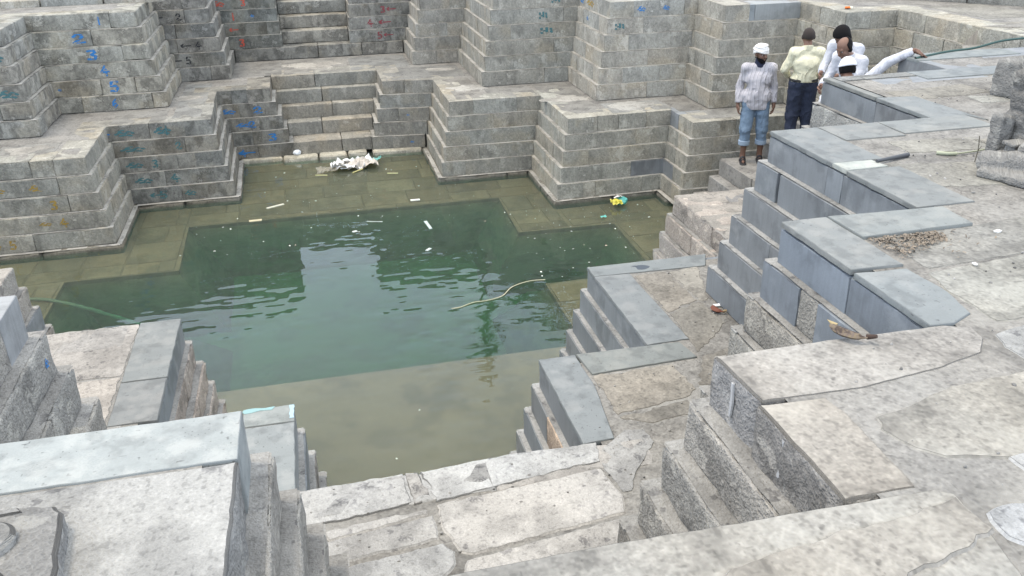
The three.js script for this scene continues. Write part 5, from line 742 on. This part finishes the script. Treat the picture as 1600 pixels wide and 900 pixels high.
// ---------------------------------------------------------------- what floats on the water
const WY = WATER + 0.004;
function crumple(w, d, h, s, n = 26) { const g = new THREE.PlaneGeometry(w, d, n, Math.round(n * d / w) + 4); g.rotateX(-Math.PI / 2); const p = g.attributes.position; for (let i = 0; i < p.count; i++) { const x = p.getX(i), z = p.getZ(i), f = fbm3(x * 7 + s, 1, z * 9, 3), r = Math.abs(fbm3(x * 16 + s, 4, z * 16, 2) - 0.5); p.setXYZ(i, x + 0.10 * (fbm3(x * 5, s, z * 5, 2) - 0.5), h * (f + 1.5 * r) - h * 0.35, z * (0.75 + 0.6 * fbm3(x * 4 + s, 9, 2, 2)) + 0.10 * (f - 0.5)); } g.computeVertexNormals(); return g; }
{
  const film = (r, g, b, o) => new THREE.MeshStandardMaterial({ color: new THREE.Color().setRGB(r, g, b), roughness: 0.35, side: THREE.DoubleSide, transparent: o < 1, opacity: o });
  const t = thing('plastic_bag', 'crumpled white plastic sheeting floating below the recessed stair', 'plastic bag', [0.64, WY, -15.35], 0.14);
  part(t, 'sheet', crumple(0.72, 0.46, 0.13, 3, 34), film(0.50, 0.46, 0.40, 1), [0, 0.012, 0]); part(t, 'white_fold', crumple(0.66, 0.14, 0.16, 11), film(0.72, 0.72, 0.70, 1), [0.02, 0.02, -0.16], 0.1); part(t, 'white_fold', crumple(0.5, 0.10, 0.15, 17), film(0.74, 0.74, 0.72, 1), [-0.1, 0.02, 0.16], -0.12); part(t, 'white_fold', crumple(0.20, 0.24, 0.2, 23), film(0.76, 0.76, 0.74, 1), [-0.30, 0.02, 0.0]); part(t, 'teal_film', crumple(0.28, 0.12, 0.10, 29), film(0.12, 0.36, 0.33, 0.9), [0.40, 0.012, -0.2], 0.15); part(t, 'clear_film', crumple(0.34, 0.30, 0.06, 37), film(0.35, 0.33, 0.27, 0.45), [-0.52, 0.006, 0.02]);
  part(t, 'straw', new THREE.CylinderGeometry(0.011, 0.011, 0.26, 7).rotateZ(Math.PI / 2), plain(0.5, 0.46, 0.2), [-0.02, 0.012, 0.3], 0.6);
  const c = thing('plastic_packet', 'yellow and turquoise plastic packet floating near the far corner', 'plastic packet', [4.50, WY, -12.17]);
  part(c, 'yellow_end', crumple(0.16, 0.14, 0.13, 41, 12), film(0.55, 0.50, 0.06, 1), [-0.07, 0.02, 0.05]); part(c, 'turquoise_end', tinted(skin(rough(ball([0, 0.045, 0], [0.10, 0.065, 0.08]), 0.05, 22, 3), [-0.16, -0.06, -0.16], [0.16, 0.17, 0.16], 0.014), [1, 1, 1]), film(0.10, 0.42, 0.38, 1), [0.05, 0, -0.02]); part(c, 'white_fold', crumple(0.12, 0.08, 0.13, 47, 10), film(0.72, 0.72, 0.7, 1), [-0.02, 0.07, -0.03]);
  single('plastic_scrap', 'small teal plastic scrap drifting next to the coloured packet', 'plastic scrap', crumple(0.09, 0.07, 0.05, 51, 8), film(0.12, 0.42, 0.36, 1), [4.08, WY + 0.008, -11.69]);
  single('plastic_bag', 'little white bag caught on the plinth beside the recessed stair', 'plastic bag', skin(rough(ball([0, 0.045, 0], [0.07, 0.055, 0.06]), 0.045, 24, 8), [-0.12, -0.05, -0.12], [0.12, 0.14, 0.12], 0.012), film(0.72, 0.76, 0.80, 1), [-0.36, TER - 5 * RL + 0.012, -16.18]);
}
const sliver = (w, d, h) => slab([[-w / 2, -d / 2], [w / 2, -d / 2 * 0.8], [w / 2 * 0.96, d / 2], [-w / 2, d / 2 * 0.7]], h, { b: 0.004, jag: 0.003, step: 0.03 });
for (const [x, z, w, d, turn, c, name, label, cat] of [
  [-0.74, -13.60, 0.30, 0.055, 0.5, [0.50, 0.47, 0.38], 'foam_strip', 'pale strip floating over the olive shallows near the teal numbered block', 'floating strip'], [1.45, -13.28, 0.15, 0.06, 0.05, [0.74, 0.72, 0.64], 'foam_strip', 'short white strip floating by the edge of the deep water', 'floating strip'],
  [1.49, -12.12, 0.34, 0.055, 1.7, [0.42, 0.48, 0.45], 'foam_strip', 'grey strip pointing away over the dark water', 'floating strip'], [0.73, -12.48, 0.24, 0.014, -0.3, [0.55, 0.56, 0.5], 'straw', 'thin white straw on the dark green water', 'straw'],
  [0.03, -15.02, 0.21, 0.02, -0.25, [0.56, 0.52, 0.26], 'straw', 'yellow straw floating nearer the blue numbers, beside the plastic sheeting', 'straw'], [1.25, -14.78, 0.19, 0.02, -0.25, [0.58, 0.54, 0.28], 'straw', 'yellow straw floating on the plain wall side of the plastic sheeting', 'straw'],
  [-1.03, -13.02, 0.19, 0.075, 0.1, [0.46, 0.40, 0.26], 'wood_chip', 'tan piece floating where the shallows turn dark', 'wood chip'], [0.41, -12.15, 0.07, 0.05, 0.4, [0.62, 0.62, 0.58], 'foam_lump', 'white foam lump on the dark water by the thin straw', 'foam lump'], [1.36, -11.18, 0.10, 0.05, 0.9, [0.48, 0.52, 0.5], 'foam_lump', 'pale flake alone in the middle of the dark water', 'foam lump']])
  single(name, label, cat, sliver(w, d, 0.014), plain(...c, 0.6), [x, WY + 0.006, z], turn);
single('rope', 'pale rope snaking on the surface of the dark water', 'rope', tube([[2.66, 0, -9.78], [2.46, 0, -9.79], [2.20, 0.004, -9.67], [2.02, 0.004, -9.45], [1.81, 0, -9.38], [1.65, 0.002, -9.37], [1.46, -0.002, -9.29], [1.36, -0.006, -9.29]], 0.0065, 70), plain(0.48, 0.44, 0.31, 0.9), [0, WATER + 0.006, 0]);
single('sunken_branch', 'pale branch reaching out under the water beside the block corners', 'branch', tube([[-3.85, -0.02, -11.05], [-3.55, -0.05, -10.98], [-3.2, -0.24, -10.88], [-2.6, -0.7, -10.7], [-2.3, -0.95, -10.6]], 0.036, 30), plain(0.24, 0.22, 0.15, 0.9), [0, WATER - 0.06, 0]);
{
  const g = new THREE.IcosahedronGeometry(0.013, 0); g.scale(1.3, 0.35, 0.8); const n = 190, im = new THREE.InstancedMesh(g, new THREE.MeshStandardMaterial({ roughness: 0.7 }), n), m = new THREE.Matrix4(), q = new THREE.Quaternion(), e = new THREE.Euler(), c = new THREE.Color();
  for (let i = 0; i < n; i++) { const near = i > 165, x = near ? rr(-0.6, 2.0) : i % 2 ? rr(2.6, 5.1) : rr(-2.2, 3.4), z = near ? rr(-8, -5.2) : i % 2 ? rr(-12.3, -9.6) : rr(-15.4, -11.6); e.set(0, rnd() * 6.28, 0); m.compose(new THREE.Vector3(x, WY, z), q.setFromEuler(e), new THREE.Vector3(1, 1, 1).multiplyScalar(Math.pow(rnd(), 3) * 1.1 + (near ? 0.25 : 0.4))); im.setMatrixAt(i, m); const k = rr(0.35, 0.75), w = i % 9 === 0; im.setColorAt(i, c.setRGB(k, k * (w ? 0.75 : 0.98), k * (w ? 0.6 : 0.88))); }
  im.name = 'floating_litter'; lit(im); im.userData = { kind: 'stuff', label: 'white specks and crumbs floating over the whole tank', category: 'floating litter' }; scene.add(im);
}

// ---------------------------------------------------------------- trees on the far side, above the frame: only the water shows them
function tree(label, at, h, trunkH, blobs, leafN, leafS) {
  const t = thing('tree', label, 'tree', at, 0, 'trees mirrored in the water'), L = [];
  part(t, 'trunk', mergeGeometries([tube([[0, -0.1, 0], [0.05, trunkH * 0.5, 0.02], [-0.03, trunkH, 0], [0.02, h * 0.92, 0.03]], 0.07, 20), ...blobs.map((b) => tube([[0, trunkH * 0.8, 0], [b[0] * 0.5, (b[1] + trunkH * 0.8) / 2, b[2] * 0.5], b.slice(0, 3)], 0.03, 8))]), plain(0.10, 0.085, 0.065, 0.9));
  const pos = [], idx = [], uv = [];
  for (let i = 0; i < leafN; i++) { const b = blobs[i % blobs.length], u = rnd() * 6.283, v = Math.acos(rr(-1, 1)), r = Math.cbrt(rnd()) * b[3], c = [b[0] + r * Math.sin(v) * Math.cos(u), b[1] + r * Math.cos(v) * (b[4] ?? 1), b[2] + r * Math.sin(v) * Math.sin(u)], a = rnd() * 6.28, e = rr(-0.9, 0.9), d = [Math.cos(a) * Math.cos(e), Math.sin(e), Math.sin(a) * Math.cos(e)], w = [-Math.sin(a), rr(-0.5, 0.5), Math.cos(a)], s = leafS * rr(0.6, 1.3), n = pos.length / 3; for (const [p, q] of [[-1, 0], [0, 0.4], [1, 0], [0, -0.4]]) { pos.push(c[0] + s * (d[0] * p + w[0] * q), c[1] + s * (d[1] * p + w[1] * q), c[2] + s * (d[2] * p + w[2] * q)); uv.push(p, q); } idx.push(n, n + 1, n + 2, n, n + 2, n + 3); }
  const g = geoOf(pos, uv, idx); g.computeVertexNormals(); part(t, 'crown', g, new THREE.MeshStandardMaterial({ color: new THREE.Color().setRGB(0.055, 0.085, 0.03), roughness: 0.8, side: THREE.DoubleSide })); return t;
}
tree('slim young tree beyond the far wall, seen mirrored in the water', [3.95, 0, -20.6], 5.6, 3.2, [[0, 3.0, 0, 0.30, 1.3], [0.12, 3.9, 0, 0.34, 1.2], [-0.12, 4.7, 0, 0.3, 1.2], [0.05, 5.3, 0, 0.22]], 300, 0.085);
tree('broad dark tree beyond the far wall, mirrored near the slate corner', [6.7, 0, -21.5], 5.0, 2.2, [[-1.2, 2.6, 0, 1.0], [0.2, 3.6, 0.3, 1.3], [1.2, 3.0, 0, 1.2], [0.3, 2.2, 0.4, 1.2], [-1.3, 1.5, 0.2, 0.9]], 7000, 0.12);

{ // the compound wall behind the trees
  const t = thing('compound_wall', 'stone wall with a gateway beyond the tank, seen only as the mirrored skyline', 'wall', [0, 0, -24]); t.userData.kind = 'thing';
  const bay = (x0, x1, h) => { for (let y = 0.35, k = 0; y < h; y += 0.7, k++) for (let x = x0; x < x1 - 0.05;) { const w = Math.min(x === x0 && k % 2 ? 0.6 : rr(1.2, 2.0), x1 - x); part(t, 'wall_stone', stone(w - 0.01, Math.min(0.69, h - y + 0.34), 0.6, { b: 0.02, amp: 0.012, seg: 0.5, tint: tintOf([0.8, 0.79, 0.75], 0.12) }), M.stained, [x + w / 2, Math.min(y, (y - 0.35 + h) / 2), 0]); x += w; } };
  bay(-11, -0.8, 3.5); bay(1.4, 11.5, 3.75); bay(-0.8, 1.4, 2.0);
}

renderer.render(scene, camera);
